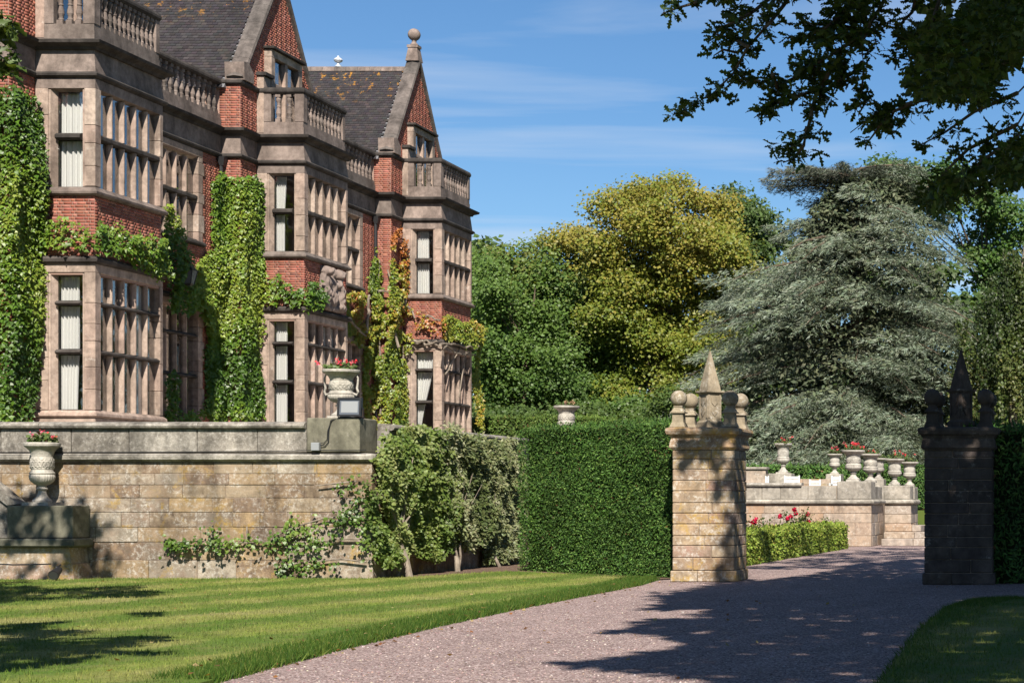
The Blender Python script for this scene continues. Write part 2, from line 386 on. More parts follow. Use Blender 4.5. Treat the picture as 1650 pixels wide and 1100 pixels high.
# ------------------------------------------------------------------ ground
def sheet(name, poly, z, mat, kind='structure'):
    mb = MB(); mb.add([(x, y, z) for x, y in poly], [tuple(range(len(poly)))])
    o = mb.build(name, mat); o['kind'] = kind; return o
sheet('ground', [(-900,-60),(900,-60),(900,1500),(-900,1500)], -.05, M['meadow'])
DRIVE_L = [(-7.2,8),(-7.45,12),(-7.78,16.2),(-8.15,19.6),(-8.43,23.3),(-8.6,27),(-8.66,31),(-8.7,34.5),(-8.95,36.9)]
sheet('gravel_drive', [(-9.4,-8),(9,-8),(9,36.0),(9,75),(-10.2,75),(-10.2,36.5),(-9.4,36)], 0.0, M['gravel'])
LAWN = DRIVE_L + [(-9.6,37.5),(-12.85,40.5),(-13.3,40.2),(-14.2,37.3),(-14.6,36.95),(-30,36.95),(-30,-8),(-7.0,-8)]
def lawn_sheet(name, poly, z):
    mb = MB(); n = len(poly)
    mb.add([(x,y,z) for x,y in poly] + [(x,y,-.03) for x,y in poly], [tuple(range(n))] + [(i,n+i,n+(i+1)%n,(i+1)%n) for i in range(n)])
    o = mb.build(name, M['lawn']); o['kind'] = 'structure'; return o
lawn_sheet('lawn', LAWN, .035)
RLAWN = [(-1.75,6),(-1.97,16.2),(-2.25,22),(-2.35,27),(-2.15,29),(-1.6,29.7),(9,29.9),(9,-8),(-1.7,-8)]
lawn_sheet('lawn', RLAWN, .035)
sheet('flower_bed', [(-14.75,36.9),(-14.2,37.3),(-12.8,40.6),(-8.9,36.8),(-8.6,37.4),(-9,47),(-14.75,47)], .02, M['soil'])
sheet('rose_bed', [(-14.6,47),(-8.9,44),(-8.85,60.2),(-9.3,62.9),(-14.6,62.9)], .03, M['soil'])
mb = MB(); mb.box(-60,-14.85,37.4,80,-.04,2.2); o = mb.build('terrace', M['paving']); o['kind'] = 'structure'
mb = MB(); mb.box(-14.84,-8.5,63.5,70,-.04,1.5); mb.box(-60,8,80.02,200,-.04,1.3); o = mb.build('terrain', M['meadow']); o['kind'] = 'structure'

# pebbles, leaf litter and grass
n = 32000
y = 8.5 / (1 - RS.uniform(0, .80, n)); x = RS.uniform(-9.2, 2.5, n)
edge = np.interp(y, [p[1] for p in DRIVE_L], [p[0] for p in DRIVE_L])
k = (x > edge + .02) & ~((x > -1.9) & (y < 29.6)) & (y < 44); x, y = x[k], y[k]; n = len(x)
s = RS.uniform(.007, .017, n)[:, None, None]
oc = np.array([(1,0,0),(-1,0,0),(0,1,0),(0,-1,0),(0,0,.8)]); ot = np.array([(0,2,4),(2,1,4),(1,3,4),(3,0,4)])
a = RS.uniform(0, 6.28, n); ca, sa = np.cos(a), np.sin(a)
V = np.zeros((n,5,3)); b_ = oc[None] * np.stack([np.ones(n), RS.uniform(.5,1,n), RS.uniform(.5,1.1,n)], 1)[:, None] * s
V[...,0] = b_[...,0]*ca[:,None] - b_[...,1]*sa[:,None] + x[:,None]; V[...,1] = b_[...,0]*sa[:,None] + b_[...,1]*ca[:,None] + y[:,None]; V[...,2] = b_[...,2] + .001
pc = palette(n, [(.13,.092,.087),(.23,.165,.15),(.30,.225,.205),(.39,.325,.295),(.27,.19,.165)], var=.25)
o = fast('gravel_stones', V.reshape(-1,3), (ot[None]+(np.arange(n)*5)[:,None,None]).reshape(-1,3), M['pebble'], None, np.repeat(pc,5,0))
tag(o, 'loose pinkish grey stones strewn over the gravel drive', 'gravel', kind='stuff')

def grass(name, n, poly, h, lab, mat, ymin=12, ymax=41, cols=None, width=.16):
    y = RS.uniform(ymin, ymax, n); xs = [p[0] for p in poly]; x = RS.uniform(max(min(xs), -24), min(max(xs), 3), n)
    k = inpoly(x, y, poly); x, y = x[k], y[k]; n = len(x)
    P = np.stack([x, y, np.full(n, .03)], 1); a = RS.uniform(0, 6.28, n)
    N = np.stack([np.cos(a), np.sin(a), RS.uniform(-.2,.5,n)], 1); T = np.stack([RS.normal(0,.35,n), RS.normal(0,.35,n), np.ones(n)], 1)
    C = palette(n, cols or [(.1,.14,.03)], var=.25)
    o = leaves(name, P, N, T, RS.uniform(.6,1.3,n)*h, C, BLADE, mat, wide=width)
    return tag(o, lab, 'grass', kind='stuff')
grass('lawn_grass', 150000, LAWN, .048, 'short mown grass over the striped lawn below the terrace', M['lawn'], width=.22)
grass('lawn_grass', 22000, RLAWN, .05, 'short grass in deep shade beside the drive', M['lawn'], 12, 30, width=.2)
def verge(line, off, n, lab, h=.10):
    L = np.array(line); i = RS.randint(0, len(L)-1, n); f = RS.uniform(0,1,n)[:,None]
    P = L[i]*(1-f) + L[i+1]*f; d = np.abs(RS.normal(0, .14, n)); d = np.where(RS.uniform(size=n) < .6, RS.uniform(-.06, .62, n), d)
    P = np.stack([P[:,0] - off*d, P[:,1], np.full(n,.0)], 1); a = RS.uniform(0,6.28,n)
    N = np.stack([np.cos(a), np.sin(a), RS.uniform(-.2,.5,n)], 1); T = np.stack([RS.normal(0,.45,n)+.1*off, RS.normal(0,.4,n), np.ones(n)], 1)
    C = palette(n, [(.028,.07,.008),(.042,.09,.011),(.06,.11,.015),(.10,.14,.025)], var=.25)
    tag(leaves('verge_grass', P, N, T, RS.uniform(.5,1.25,n)*h, C, BLADE, M['verge'], wide=.12), lab, 'grass', kind='stuff')
verge(DRIVE_L[2:], 1, 48000, 'strip of longer dark grass along the lawn edge by the gravel')
verge([(-8.95,36.9),(-9.6,37.45),(-11.2,39.1)], .4, 5000, 'tufts of longer grass at the foot of the tall hedge', .07)
verge(RLAWN[:6], -1, 14000, 'unmown grass edge in shade at the right of the drive', .08)
n = 280
x = RS.uniform(-19,-3,n); y = RS.uniform(16,36,n); e = np.interp(y, [p[1] for p in DRIVE_L], [p[0] for p in DRIVE_L])
x = np.where(RS.uniform(size=n) < .45, e + RS.normal(0,.3,n), x)
P = np.stack([x, y, np.where(x < e, .075, .02)], 1); N = np.stack([RS.normal(0,.4,n), RS.normal(0,.4,n), np.ones(n)],1)
tag(leaves('fallen_leaves', P, N, RS.normal(size=(n,3)), RS.uniform(.03,.065,n), palette(n, [(.22,.10,.04),(.28,.17,.06),(.17,.08,.04),(.34,.27,.13)]), KITE, M['leaf'], wide=1.2),
    'scattered brown fallen leaves on the lawn and gravel', 'leaf litter', kind='stuff')

# ------------------------------------------------------------------ coursed stone
def course_run(a0, a1, lmin, lmax, rs):
    out = [a0]
    while a1 - out[-1] > lmax * 1.25: out.append(out[-1] + rs.uniform(lmin, lmax))
    if len(out) > 1 and a1 - out[-1] < lmin * .6: out[-1] = (out[-2] + a1) / 2
    return out + [a1]
def coursed(parent, axis, face, a0, a1, zs, depth, mat, seed=1, lmin=.38, lmax=.9, joint=.009, sgn=-1, ch=.012, jit=.008):
    """blocks laid in courses; axis 0: along x, face is the y of the front (sgn -1 faces -y); axis 1: along y, face is the x (sgn +1 faces +x)"""
    rs = random.Random(seed)
    for i in range(len(zs)-1):
        cuts = course_run(a0 - rs.uniform(0, .001), a1, lmin, lmax, rs)
        for p, q in zip(cuts, cuts[1:]):
            j = rs.uniform(-jit, jit); f0 = face + sgn*j
            lo, hi = sorted((f0, face - sgn*depth)); g = joint/2
            if axis == 0: cbox('stone_block', p+g, q-g, lo, hi, zs[i]+g, zs[i+1]-g, mat, parent, ch)
            else: cbox('stone_block', lo, hi, p+g, q-g, zs[i]+g, zs[i+1]-g, mat, parent, ch)

# ------------------------------------------------------------------ terrace wall on the lawn
YW, XW = 37.0, -14.62
tw = thing('terrace_wall', (-18, YW, 0), 'long terrace retaining wall of brown coursed sandstone above the lawn', 'wall')
mb = MB(); mb.box(-30, XW-.018, YW+.018, YW+.5, -.05, 2.3); mb.box(XW-.5, XW-.019, YW+.5, 62.9, -.05, 2.3); mb.build('mortar_core', M['mortar'], tw)
zz = lambda v: EYE + (CV - v)/F*YW
zs = [0.0] + [zz(v) for v in (902, 873, 849, 825, 802, 781, 763, 744)]
coursed(tw, 0, YW, -24.5, XW, zs, .25, M['wall'], 5, .34, 1.0, joint=.006, jit=.011, ch=.009)
coursed(tw, 1, XW, YW+.005, 47, zs, .25, M['wall'], 9, .5, 1.0, sgn=1)
coursed(tw, 1, XW, 47, 62.8, zs[::2], .25, M['wall'], 10, 1.4, 2.2, sgn=1)
def moulding(name, parent, mat, path, prof, ch=None):
    """profile (outward, z) swept along the wall face: first along x at the front, then along y at the right, mitred at the corner"""
    x0, yf, xr, y1 = path; mb = MB(); n = len(prof); vs = []
    for d, z in prof: vs.append((x0, yf-d, z))
    for d, z in prof: vs.append((xr+d, yf-d, z))
    for d, z in prof: vs.append((xr+d, y1, z))
    fs = [tuple(range(n)), tuple(range(2*n, 3*n))[::-1]]
    for s in (0, n):
        for i in range(n): fs.append((s+i, s+n+i, s+n+(i+1)%n, s+(i+1)%n))
    mb.add(vs, fs); return mb.build(name, mat, parent)
z0 = zz(744)
moulding('string_course', tw, M['wallcap'], (-26, YW, XW, 62.8), [(-.3,z0+.003),(.02,z0+.003),(.05,z0+.03),(.10,z0+.05),(.11,z0+.12),(.06,z0+.165),(-.3,z0+.19)])
zp0, zp1 = z0+.19, zz(691)
cuts = [-24.5, -22.0, -20.6, -19.45, -18.1, -16.9, -15.92]
for a, b in zip(cuts, cuts[1:]): cbox('parapet_block', a+.005, b-.005, YW-.005+random.uniform(-.006,.006), YW+.35, zp0, zp1, M['wallcap'], tw, .012)
yc = [37.92, 39.3, 40.9, 42.6, 44.4, 46.3, 48.4, 50.4]
for a, b in zip(yc, yc[1:]): cbox('parapet_block', XW-.37, XW-.02, a+.005, b-.005, zp0, zp1, M['wallcap'], tw, .012)
cbox('parapet_block', XW-.37, XW-.02, 51.9, 62.8, zp0, zp1, M['wallcap'], tw, .012)
def roll(axis, a0, a1, c):
    prof = [(-.24,0),(.05,0),(.09,.02),(.11,.06),(.09,.10),(.03,.13),(-.1,.145),(-.24,.14)]
    mb = MB(); zt = zp1+.003
    if axis == 0: mb.prism([(c - d, zt + z) for d, z in prof], 0, a0, a1)
    else: mb.prism([(c + d, zt + z) for d, z in prof], 1, a0, a1)
    mb.build('coping_stone', M['wallcap'], tw)
for a, b in ((-24.5,-21.2),(-21.19,-18.05),(-18.04,-15.93)): roll(0, a, b, YW)
for a, b in ((37.93,41.2),(41.21,44.6),(44.61,47.7),(47.71,50.4),(51.9,62.8)): roll(1, a, b, XW-.02)
zpt = zz(673)
cbox('corner_pedestal', -15.91, -14.86, YW-.035, YW+.86, zp0+.002, zpt, M['green'], tw, .02)
cbox('pedestal_block', XW-.6, XW+.05, 50.45, 51.85, zp0+.002, zpt, M['green'], tw, .02)

# pedestal at the foot of the stair, in front of the wall
pd = thing('stair_pedestal', (-20.5, 36.5, 0), 'stepped stone pedestal with a wide ledge at the left end of the wall', 'pedestal')
yp = 36.35; q = lambda u: (u-CU)/F*yp; zq = lambda v: EYE+(CV-v)/F*yp
mb = MB(); cx = (q(-8)+q(112))/2; hw = (q(112)-q(-8))/2
mb.frustum(cx, yp+.40, -.04, zq(908), hw+.10, hw+.05, 0, .42, .38); mb.build('plinth', M['pillar'], pd)
mb = MB(); mb.frustum(cx, yp+.40, zq(908)+.004, zq(882), hw+.02, hw-.03, 0, .37, .36); mb.build('lower_block', M['pillar'], pd)
cbox('ledge', cx-hw-.02, cx+hw+.14, yp-.12, yp+.62, zq(881), zq(867), M['green'], pd, .03)
cbox('upper_block', q(12), q(118), yp-.02, yp+.60, zq(866.5), zq(814), M['green'], pd, .015)
sr = thing('stair_rail', (-22.5, 36.9, 0), 'sloping stone handrail of the stair running down to the pedestal', 'handrail')
mb = MB(); mb.prism([(q(-60), zq(742)),(q(26), zq(812)),(q(8), zq(812)-.02),(q(-60), zq(760))], 1, yp+.05, yp+.42); mb.build('rail_coping', M['wallcap'], sr)
mb = MB(); mb.prism([(q(-60), zq(760)),(q(9), zq(813)),(q(9), zq(866)),(q(-60), zq(866))], 1, yp+.12, yp+.34); mb.build('rail_panel', M['wallcap'], sr)
# ------------------------------------------------------------------ mansion
XB, XG, XM = -25.02, -26.5, -27.1             # bay front, gable wall, main wall
YBS = [46.0, 57.98, 69.94]; BL = 3.3; MARG = 1.1
ZT = 2.2
GF0, GF1, FF0, FF1 = 3.81, 7.14, 9.33, 11.69  # glass heights
mansion = thing('mansion', (-28, 60, ZT), 'red brick mansion with stone mullioned bays, gables and balustrades', 'house')

def brickwork(name, faces, parent):
    """faces: (ox,oy,ux,uy,nx,ny,width,z0,z1,keep) ; every brick is a small box standing proud of the mortar"""
    VV = []; CC = []
    BLc, BH, HD = .225, .075, .1125
    for ox,oy,ux,uy,nx,ny,wd,z0,z1,keep in faces:
        rows = int((z1-z0)/BH + .999)
        for r in range(rows):
            a = -HD if r % 2 else -.05; zlo = z0 + r*BH; zhi = min(zlo+BH, z1)
            if zhi - zlo < .02: continue
            k = r
            while a < wd:
                ln = BLc if k % 2 == 0 else HD
                k += 1
                p, q = max(a, 0), min(a+ln, wd); a += ln
                if q - p < .03: continue
                if keep and not keep((p+q)/2, (zlo+zhi)/2): continue
                d = random.uniform(.0012, .0019)
                VV.append(((ox+ux*(p+.005), oy+uy*(p+.005)), (ox+ux*(q-.005), oy+uy*(q-.005)), zlo+.004, zhi-.004, nx*d, ny*d)); CC.append(0)
    n = len(VV); V = np.zeros((n, 8, 3), np.float32)
    for i, (a, b, zl, zh, nx, ny) in enumerate(VV):
        V[i] = [(a[0],a[1],zl),(b[0],b[1],zl),(b[0],b[1],zh),(a[0],a[1],zh),(a[0]+nx,a[1]+ny,zl),(b[0]+nx,b[1]+ny,zl),(b[0]+nx,b[1]+ny,zh),(a[0]+nx,a[1]+ny,zh)]
    Q = np.array([(4,5,6,7),(0,1,5,4),(1,2,6,5),(2,3,7,6),(3,0,4,7)])
    C = palette(n, [(.275,.10,.069),(.25,.085,.06),(.315,.13,.095),(.22,.077,.055),(.165,.067,.053)], [.34,.27,.22,.12,.05], .16)
    o = fast(name, V.reshape(-1,3), (Q[None]+(np.arange(n)*8)[:,None,None]).reshape(-1,4), M['brick'], parent, np.repeat(C,8,0))
    o['kind'] = 'stuff'; return o

def mullion(parent, x, y, z0, z1, ax, mat, wd=.10, dp=.15):
    """moulded upright between two lights; ax 'y' when the row of lights runs along y (face +x), 'x' when along x (face -y)"""
    h, e = wd/2, wd*.2
    sec = [(-h,-dp),(h,-dp),(h,-dp*.55),(e,0),(-e,0),(-h,-dp*.55)]    # (along, outward)
    key = ('mul', round(wd,3), round(dp,3), round(z1-z0,3), ax, mat.name)
    if key not in _cache:
        mb = MB(); mb.prism([(b, a) for a, b in sec] if ax == 'y' else [(a, -b) for a, b in sec], 2, 0, z1-z0)
        me = bpy.data.meshes.new('mullion'); me.from_pydata(mb.v, [], mb.f); me.materials.append(mat); me.update(); _cache[key] = me
    return reg(bpy.data.objects.new('mullion', _cache[key]), (x, y, z0), parent)
def pane(parent, x0, x1, y0, y1, z0, z1): return cbox('pane', x0, x1, y0, y1, z0, z1, M['glass'], parent, .001)

def jamb(parent, x0, x1, y0, y1, z0, z1, mat, seed, name='stone_block'):
    rs = random.Random(seed); z = z0
    while z < z1 - .01:
        h = rs.uniform(.42, .78); zn = z + h
        if z1 - zn < .35: zn = z1
        j = rs.uniform(0, .006)
        cbox(name, x0, x1 + j, y0 - j, y1, z+.003, zn-.003, mat, parent, .012); z = zn

def lights_row(parent, ax, face, a0, a1, nl, z0, z1, trans, stone_m, trans_m, dp=.135):
    """mullions, transoms and panes filling an opening; transoms are lists of (z0,z1)"""
    p = (a1-a0)/nl; levels = [z0] + [z for t in trans for z in t] + [z1]
    for i in range(1, nl):
        for lo, hi in zip(levels[::2], levels[1::2]):
            if ax == 'y': mullion(parent, face-.03, a0+i*p, lo-.002, hi+.002, 'y', stone_m, dp=dp)
            else: mullion(parent, a0+i*p, face+.03, lo-.002, hi+.002, 'x', stone_m, dp=dp)
    for lo, hi in trans:
        if ax == 'y':
            mb = MB(); mb.prism([(face-.2,lo),(face-.05,lo),(face+.0,lo+.03),(face+.0,hi-.05),(face-.08,hi),(face-.2,hi)], 1, a0, a1)
        else:
            mb = MB(); mb.prism([(face+.26,lo),(face+.05,lo),(face-.0,lo+.04),(face-.0,hi-.05),(face+.08,hi),(face+.26,hi)], 0, a0, a1)
        mb.build('transom', trans_m, parent)
    for i in range(nl):
        for lo, hi in zip(levels[::2], levels[1::2]):
            b0, b1 = a0+i*p+.04, a0+(i+1)*p-.04
            if i == 0: b0 = a0
            if i == nl-1: b1 = a1
            if ax == 'y': pane(parent, face-.150, face-.142, b0, b1, lo, hi)
            else: pane(parent, b0, b1, face+.150, face+.158, lo, hi)

def baluster_mesh():
    if 'bal' not in _cache:
        mb = MB(); mb.box(-.075,.075,-.075,.075,0,.10); mb.box(-.075,.075,-.075,.075,.78,.872)
        mb.lathe([(.065,.10),(.072,.13),(.05,.16),(.055,.2),(.078,.27),(.072,.33),(.052,.42),(.045,.46),(.06,.475),(.06,.5),(.042,.515),(.05,.6),(.075,.67),(.08,.72),(.06,.76),(.065,.78)], 10)
        me = bpy.data.meshes.new('baluster'); me.from_pydata(mb.v, [], mb.f); me.materials.append(M['weather']); me.update(); _cache['bal'] = me
    return _cache['bal']
ZB0, ZB1 = 13.35, 14.22
def balusters(parent, ax, c, a0, a1, n):
    for i in range(n):
        a = a0 + (a1-a0)*(i+.5)/n
        reg(bpy.data.objects.new('baluster', baluster_mesh()), (c, a, ZB0) if ax == 'y' else (a, c, ZB0), parent)
def wrap(name, parent, mat, x0, x1, y0, y1, prof):
    """horizontal moulding going round the left, front and right of a block: profile (outward, z)"""
    n = len(prof); vs = []
    for cx_, cy_, sx, sy in ((x0,y0,0,-1),(x1,y0,1,-1),(x1,y1,1,1),(x0,y1,0,1)):
        for d, z in prof: vs.append((cx_+sx*d, cy_+sy*d, z))
    fs = [tuple(range(n)), tuple(range(3*n,4*n))[::-1]]
    for s in (0, n, 2*n):
        for i in range(n): fs.append((s+i, s+n+i, s+n+(i+1)%n, s+(i+1)%n))
    mb = MB(); mb.add(vs, fs); return mb.build(name, mat, parent)
CORN = [(-.3,12.70),(.03,12.70),(.06,12.76),(.13,12.79),(.22,12.83),(.24,12.9),(.17,12.93),(-.3,12.95)]
STR2 = [(-.3,12.0),(.02,12.0),(.09,12.05),(.10,12.10),(.04,12.15),(-.3,12.15)]
STR1 = [(-.3,7.42),(.03,7.42),(.10,7.46),(.12,7.53),(.05,7.60),(-.3,7.60)]
SILL2 = [(-.35,9.10),(.03,9.10),(.09,9.14),(.10,9.19),(.05,9.24),(-.0,9.31),(-.35,9.33)]
SILL1 = [(-.35,3.62),(.04,3.62),(.08,3.66),(.07,3.72),(-.02,3.80),(-.35,3.81)]
TR1 = [(5.19,5.31),(6.40,6.51)]; TR2 = [(10.5,10.66)]

def bay(i):
    y0, y1 = YBS[i], YBS[i]+BL; x0 = XG
    mb = MB(); mb.box(x0-.3, XB-.03, y0+.03, y1-.03, ZT-.05, 3.62)
    B = mb.build('bay_window', M['house'], mansion)
    jamb(B, x0, XB, y0, y0+.35, ZT, 3.615, M['house'], 77+i); cbox('plinth_stone', XB-.3, XB+.004, y0+.36, y1, ZT, 3.615, M['house'], B)
    # floor bands
    for zl, zh in ((7.15, 9.2), (11.75, 12.1)): MB().box(x0-.2, XB-.03, y0+.03, y1-.03, zl, zh).build('floor_band', M['hmortar'], B)
    brickwork('bay_brickwork', [(x0, y0+.03, 1, 0, 0, -1, XB-.03-x0, 7.6, 9.1, None), (XB-.03, y0+.03, 0, 1, 1, 0, BL-.06, 7.6, 9.1, None)], B)
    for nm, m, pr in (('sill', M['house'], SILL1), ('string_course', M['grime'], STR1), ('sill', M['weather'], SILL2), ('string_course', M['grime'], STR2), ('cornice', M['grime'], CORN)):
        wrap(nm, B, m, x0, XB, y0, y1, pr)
    # heads of the openings and the frieze
    cbox('lintel', x0, XB, y0, y1, 7.20, 7.418, M['house'], B, .01); cbox('lintel', x0, XB, y0, y1, 11.74, 11.998, M['weather'], B, .01)
    mb = MB(); xm = (x0+XB)/2
    mb.add([(x0,y0-.02,12.152),(XB+.02,y0-.02,12.152),(XB+.02,y1+.02,12.152),(x0,y1+.02,12.152),(x0,y0+.04,12.76),(XB-.05,y0+.04,12.76),(XB-.05,y1-.04,12.76),(x0,y1-.04,12.76)],
           [(0,3,2,1),(4,5,6,7),(0,1,5,4),(1,2,6,5),(2,3,7,6),(3,0,4,7)]); mb.build('frieze', M['weather'], B)
    for f, (zl, zh, tr, sm) in enumerate(((GF0, GF1, TR1, M['house']), (FF0, FF1, TR2, M['weather']))):
        mixm = M['house']
        zt_ = zh + .06
        jamb(B, x0, x0+.31, y0, y0+.36, zl-.005, zt_, mixm, 10*i+f); jamb(B, XB-.27, XB, y0, y0+.27, zl-.005, zt_, mixm, 10*i+f+3)
        jamb(B, XB-.27, XB, y1-.15, y1, zl-.005, zt_, mixm, 10*i+f+5)
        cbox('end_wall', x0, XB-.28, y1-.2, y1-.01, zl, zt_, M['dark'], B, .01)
        # moulded frame of the narrow light
        wx0, wx1 = XB-.27-.13-.62, XB-.27-.13
        for xa, xb, s in ((x0+.312, wx0, 1), (wx1, XB-.272, -1)):
            mb = MB()
            if s > 0: mb.prism([(xa, y0+.03),(xa+.05, y0+.03),(xa+.07, y0+.07),(xb, y0+.19),(xb, y0+.28),(xa, y0+.28)], 2, zl, zt_)
            else: mb.prism([(xb, y0+.03),(xb, y0+.28),(xa, y0+.28),(xa, y0+.19),(xb-.07, y0+.07),(xb-.05, y0+.03)], 2, zl, zt_)
            mb.build('window_jamb', mixm, B)
        mb = MB(); mb.prism([(y0+.015, zt_),(y0+.19, zh),(y0+.3, zh),(y0+.3, zt_)], 0, x0+.315, XB-.275); mb.build('window_head', sm, B)
        lights_row(B, 'x', y0+.03, wx0, wx1, 1, zl, zh, tr, sm, M['grime'])
        for lo, hi in zip([zl]+[t[1] for t in tr], [t[0] for t in tr]+[zh]):
            mb = MB(); a, b = wx0, wx1; yy = y0+.228; e = .022
            mb.box(a, a+e, yy, yy+.03, lo, hi); mb.box(b-e, b, yy, yy+.03, lo, hi); mb.box(a+e, b-e, yy, yy+.03, lo, lo+e); mb.box(a+e, b-e, yy, yy+.03, hi-e, hi)
            mb.build('casement', M['iron'], B)
        ya, yb = y0+.275, y1-.155
        mb = MB(); mb.prism([(XB-.015, zt_),(XB-.19, zh),(XB-.3, zh),(XB-.3, zt_)], 1, ya, yb); mb.build('window_head', sm, B)
        lights_row(B, 'y', XB, ya, yb, 5, zl, zh, tr, mixm, M['grime'])
    # balcony balustrade
    xr = XB-.09; yf = y0+.09; yb = y1-.09
    mb = MB(); mb.box(x0, xr+.05, yf-.05, yf+.15, 12.951, 13.18); mb.box(xr-.15, xr+.05, yf+.15, yb, 12.951, 13.18)
    mb.box(x0, xr+.03, yf-.03, yf+.13, 13.18, ZB0); mb.box(xr-.13, xr+.03, yf+.13, yb, 13.18, ZB0)
    R = mb.build('balustrade', M['weather'], mansion)
    for p in ((x0, x0+.42, yf-.045, yf+.15), (xr-.24, xr+.045, yf-.044, yf+.24), (xr-.2, xr+.045, yb-.18, yb+.02)):
        cbox('pier', *p, ZB0+.001, ZB1, M['weather'], R, .012)
    balusters(R, 'x', yf+.05, x0+.45, xr-.26, 2 if i else 3); balusters(R, 'y', xr-.05, yf+.27, yb-.2, 10 if i else 12)
    mb = MB()
    pr = [(-.12,ZB1+.001),(.04,ZB1+.001),(.09,ZB1+.06),(.09,ZB1+.12),(.05,ZB1+.2),(-.12,ZB1+.2)]
    vs = []; n_ = len(pr)
    for cx_, cy_, sx, sy in ((x0,yf,0,-1),(xr,yf,1,-1),(xr,yb+.03,1,0)):
        for d, z in pr: vs.append((cx_+sx*d, cy_+sy*d, z))
    fs = [tuple(range(n_)), tuple(range(2*n_,3*n_))[::-1]]
    for s in (0, n_):
        for k in range(n_): fs.append((s+k, s+n_+k, s+n_+(k+1)%n_, s+(k+1)%n_))
    mb.add(vs, fs); mb.build('handrail', M['grime'], R)
    mb = MB(); mb.box(x0-.1, xr-.16, yf+.16, yb, 12.90, 12.953); mb.build('balcony_floor', M['lead'], B)

def gable(i):
    y0, y1 = YBS[i]-MARG, YBS[i]+BL+MARG; yc = (y0+y1)/2; hw = (y1-y0)/2
    zE, zA = 14.30, 18.3
    mb = MB()
    mb.box(XM-.5, XG-.013, y0+.013, YBS[i]+.02, ZT-.05, 14.25); mb.box(XM-.5, XG-.013, YBS[i]+BL-.02, y1-.013, ZT-.05, 14.25)
    mb.box(XM-.1, XG-.013, YBS[i]+.02, YBS[i]+BL-.02, 11.9, 14.25); mb.box(XM-.1, XG-.013, YBS[i]+.02, YBS[i]+BL-.02, 7.3, 9.1)
    mb.prism([(y0+.013,14.25),(y1-.013,14.25),(yc,zA)], 0, XG-.4, XG-.013)
    G = mb.build('gable', M['hmortar'], mansion)
    tri = lambda a, z: z < zE or abs(y0+a-yc) < hw*(zA-z)/(zA-zE) - .02
    brickwork('gable_brickwork', [(XM-.05, y0+.013, 1, 0, 0, -1, XG-XM+.037, ZT, 14.25, lambda a, z: not 12.0 < z < 12.95),
        (XG-.013, y0+.013, 0, 1, 1, 0, MARG, ZT, 14.25, lambda a, z: not 12.0 < z < 12.95),
        (XG-.013, y0+.013, 0, 1, 1, 0, y1-y0-.03, 12.98, zA, lambda a, z: tri(a, z) and (z > 14.2 or a > MARG))], G)
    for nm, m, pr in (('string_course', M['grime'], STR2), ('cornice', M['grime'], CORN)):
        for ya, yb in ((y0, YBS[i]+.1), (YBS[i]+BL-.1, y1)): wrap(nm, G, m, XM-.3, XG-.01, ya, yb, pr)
    for ya, yb in ((y0, YBS[i]-.021), (YBS[i]+BL+.021, y1)):
        mb = MB(); mb.add([(XM-.4,ya-.02,12.152),(XG+.02,ya-.02,12.152),(XG+.02,yb,12.152),(XM-.4,yb,12.152),(XM-.4,ya+.005,12.72),(XG-.004,ya+.005,12.72),(XG-.004,yb,12.72),(XM-.4,yb,12.72)],
           [(0,3,2,1),(4,5,6,7),(0,1,5,4),(1,2,6,5),(2,3,7,6),(3,0,4,7)]); mb.build('frieze', M['weather'], G)
    wrap('pier_cap', G, M['grime'], XM-.4, XG-.01, y0, y1, [(-.2,14.252),(.03,14.252),(.09,14.3),(.10,14.36),(.03,14.41),(-.2,14.41)])
    # copings, kneelers, finial
    for s in (-1, 1):
        e = Vector((0, yc+s*(hw-.02), zE+.16)); a = Vector((0, yc, zA+.14)); d = (a-e); L = d.length; d.normalize()
        nrm = Vector((0, s*abs(d.z), abs(d.y))); segs = 6
        for k in range(segs):
            p = e + d*(L*k/segs+.004); q_ = e + d*(L*(k+1)/segs-.004 if k < segs-1 else L); mb = MB(); vs = []
            for pt in (p, q_):
                for xo, t_ in ((XG-.42,-.08),(XG+.07,-.08),(XG+.10,.0),(XG+.07,.07),(XG-.17,.12),(XG-.42,.07)):
                    vs.append((xo, pt.y+nrm.y*t_, pt.z+nrm.z*t_))
            mb.add(vs, [(0,1,2,3,4,5),(11,10,9,8,7,6)]+[(j,6+j,6+(j+1)%6,(j+1)%6) for j in range(6)]); mb.build('coping_stone', M['coping'], G)
        mb = MB(); ye = yc+s*hw
        mb.prism([(ye-s*.02,14.41),(ye+s*.02,14.95),(ye-s*.28,15.0),(ye-s*.65,14.72),(ye-s*.65,14.41)], 0, XG-.48, XG+.12); mb.build('kneeler', M['weather'], G)
    mb = MB(); mb.frustum(XG-.17, yc, zA+.1, zA+.62, .25, .17); mb.box(XG-.38, XG+.04, yc-.2, yc+.2, zA+.62, zA+.72)
    F_ = mb.build('finial_block', M['weather'], G)
    mb = MB(); z_ = zA+.72; mb.lathe([(.16,0),(.14,.06),(.08,.12),(.09,.2)] + [(.235*math.sin(t_), .42-.235*math.cos(t_)) for t_ in np.linspace(.4, 3.1, 14)], 20, (XG-.17, yc, z_)); mb.build('ball_finial', M['weather'], G, smooth=True)
    # attic window
    S = cbox('attic_window', XG-.02, XG+.03, yc-.95, yc+.95, 13.2, 15.5, M['dark'], mansion, .005)
    for a, b in ((-1.12,-.86),(.86,1.12)): cbox('window_jamb', XG-.03, XG+.22, yc+a, yc+b, 13.0, 15.5, M['house'], S)
    cbox('window_head', XG-.03, XG+.22, yc-1.12, yc+1.12, 15.502, 15.74, M['house'], S); cbox('hood_mould', XG-.03, XG+.34, yc-1.2, yc+1.2, 15.742, 15.83, M['grime'], S)
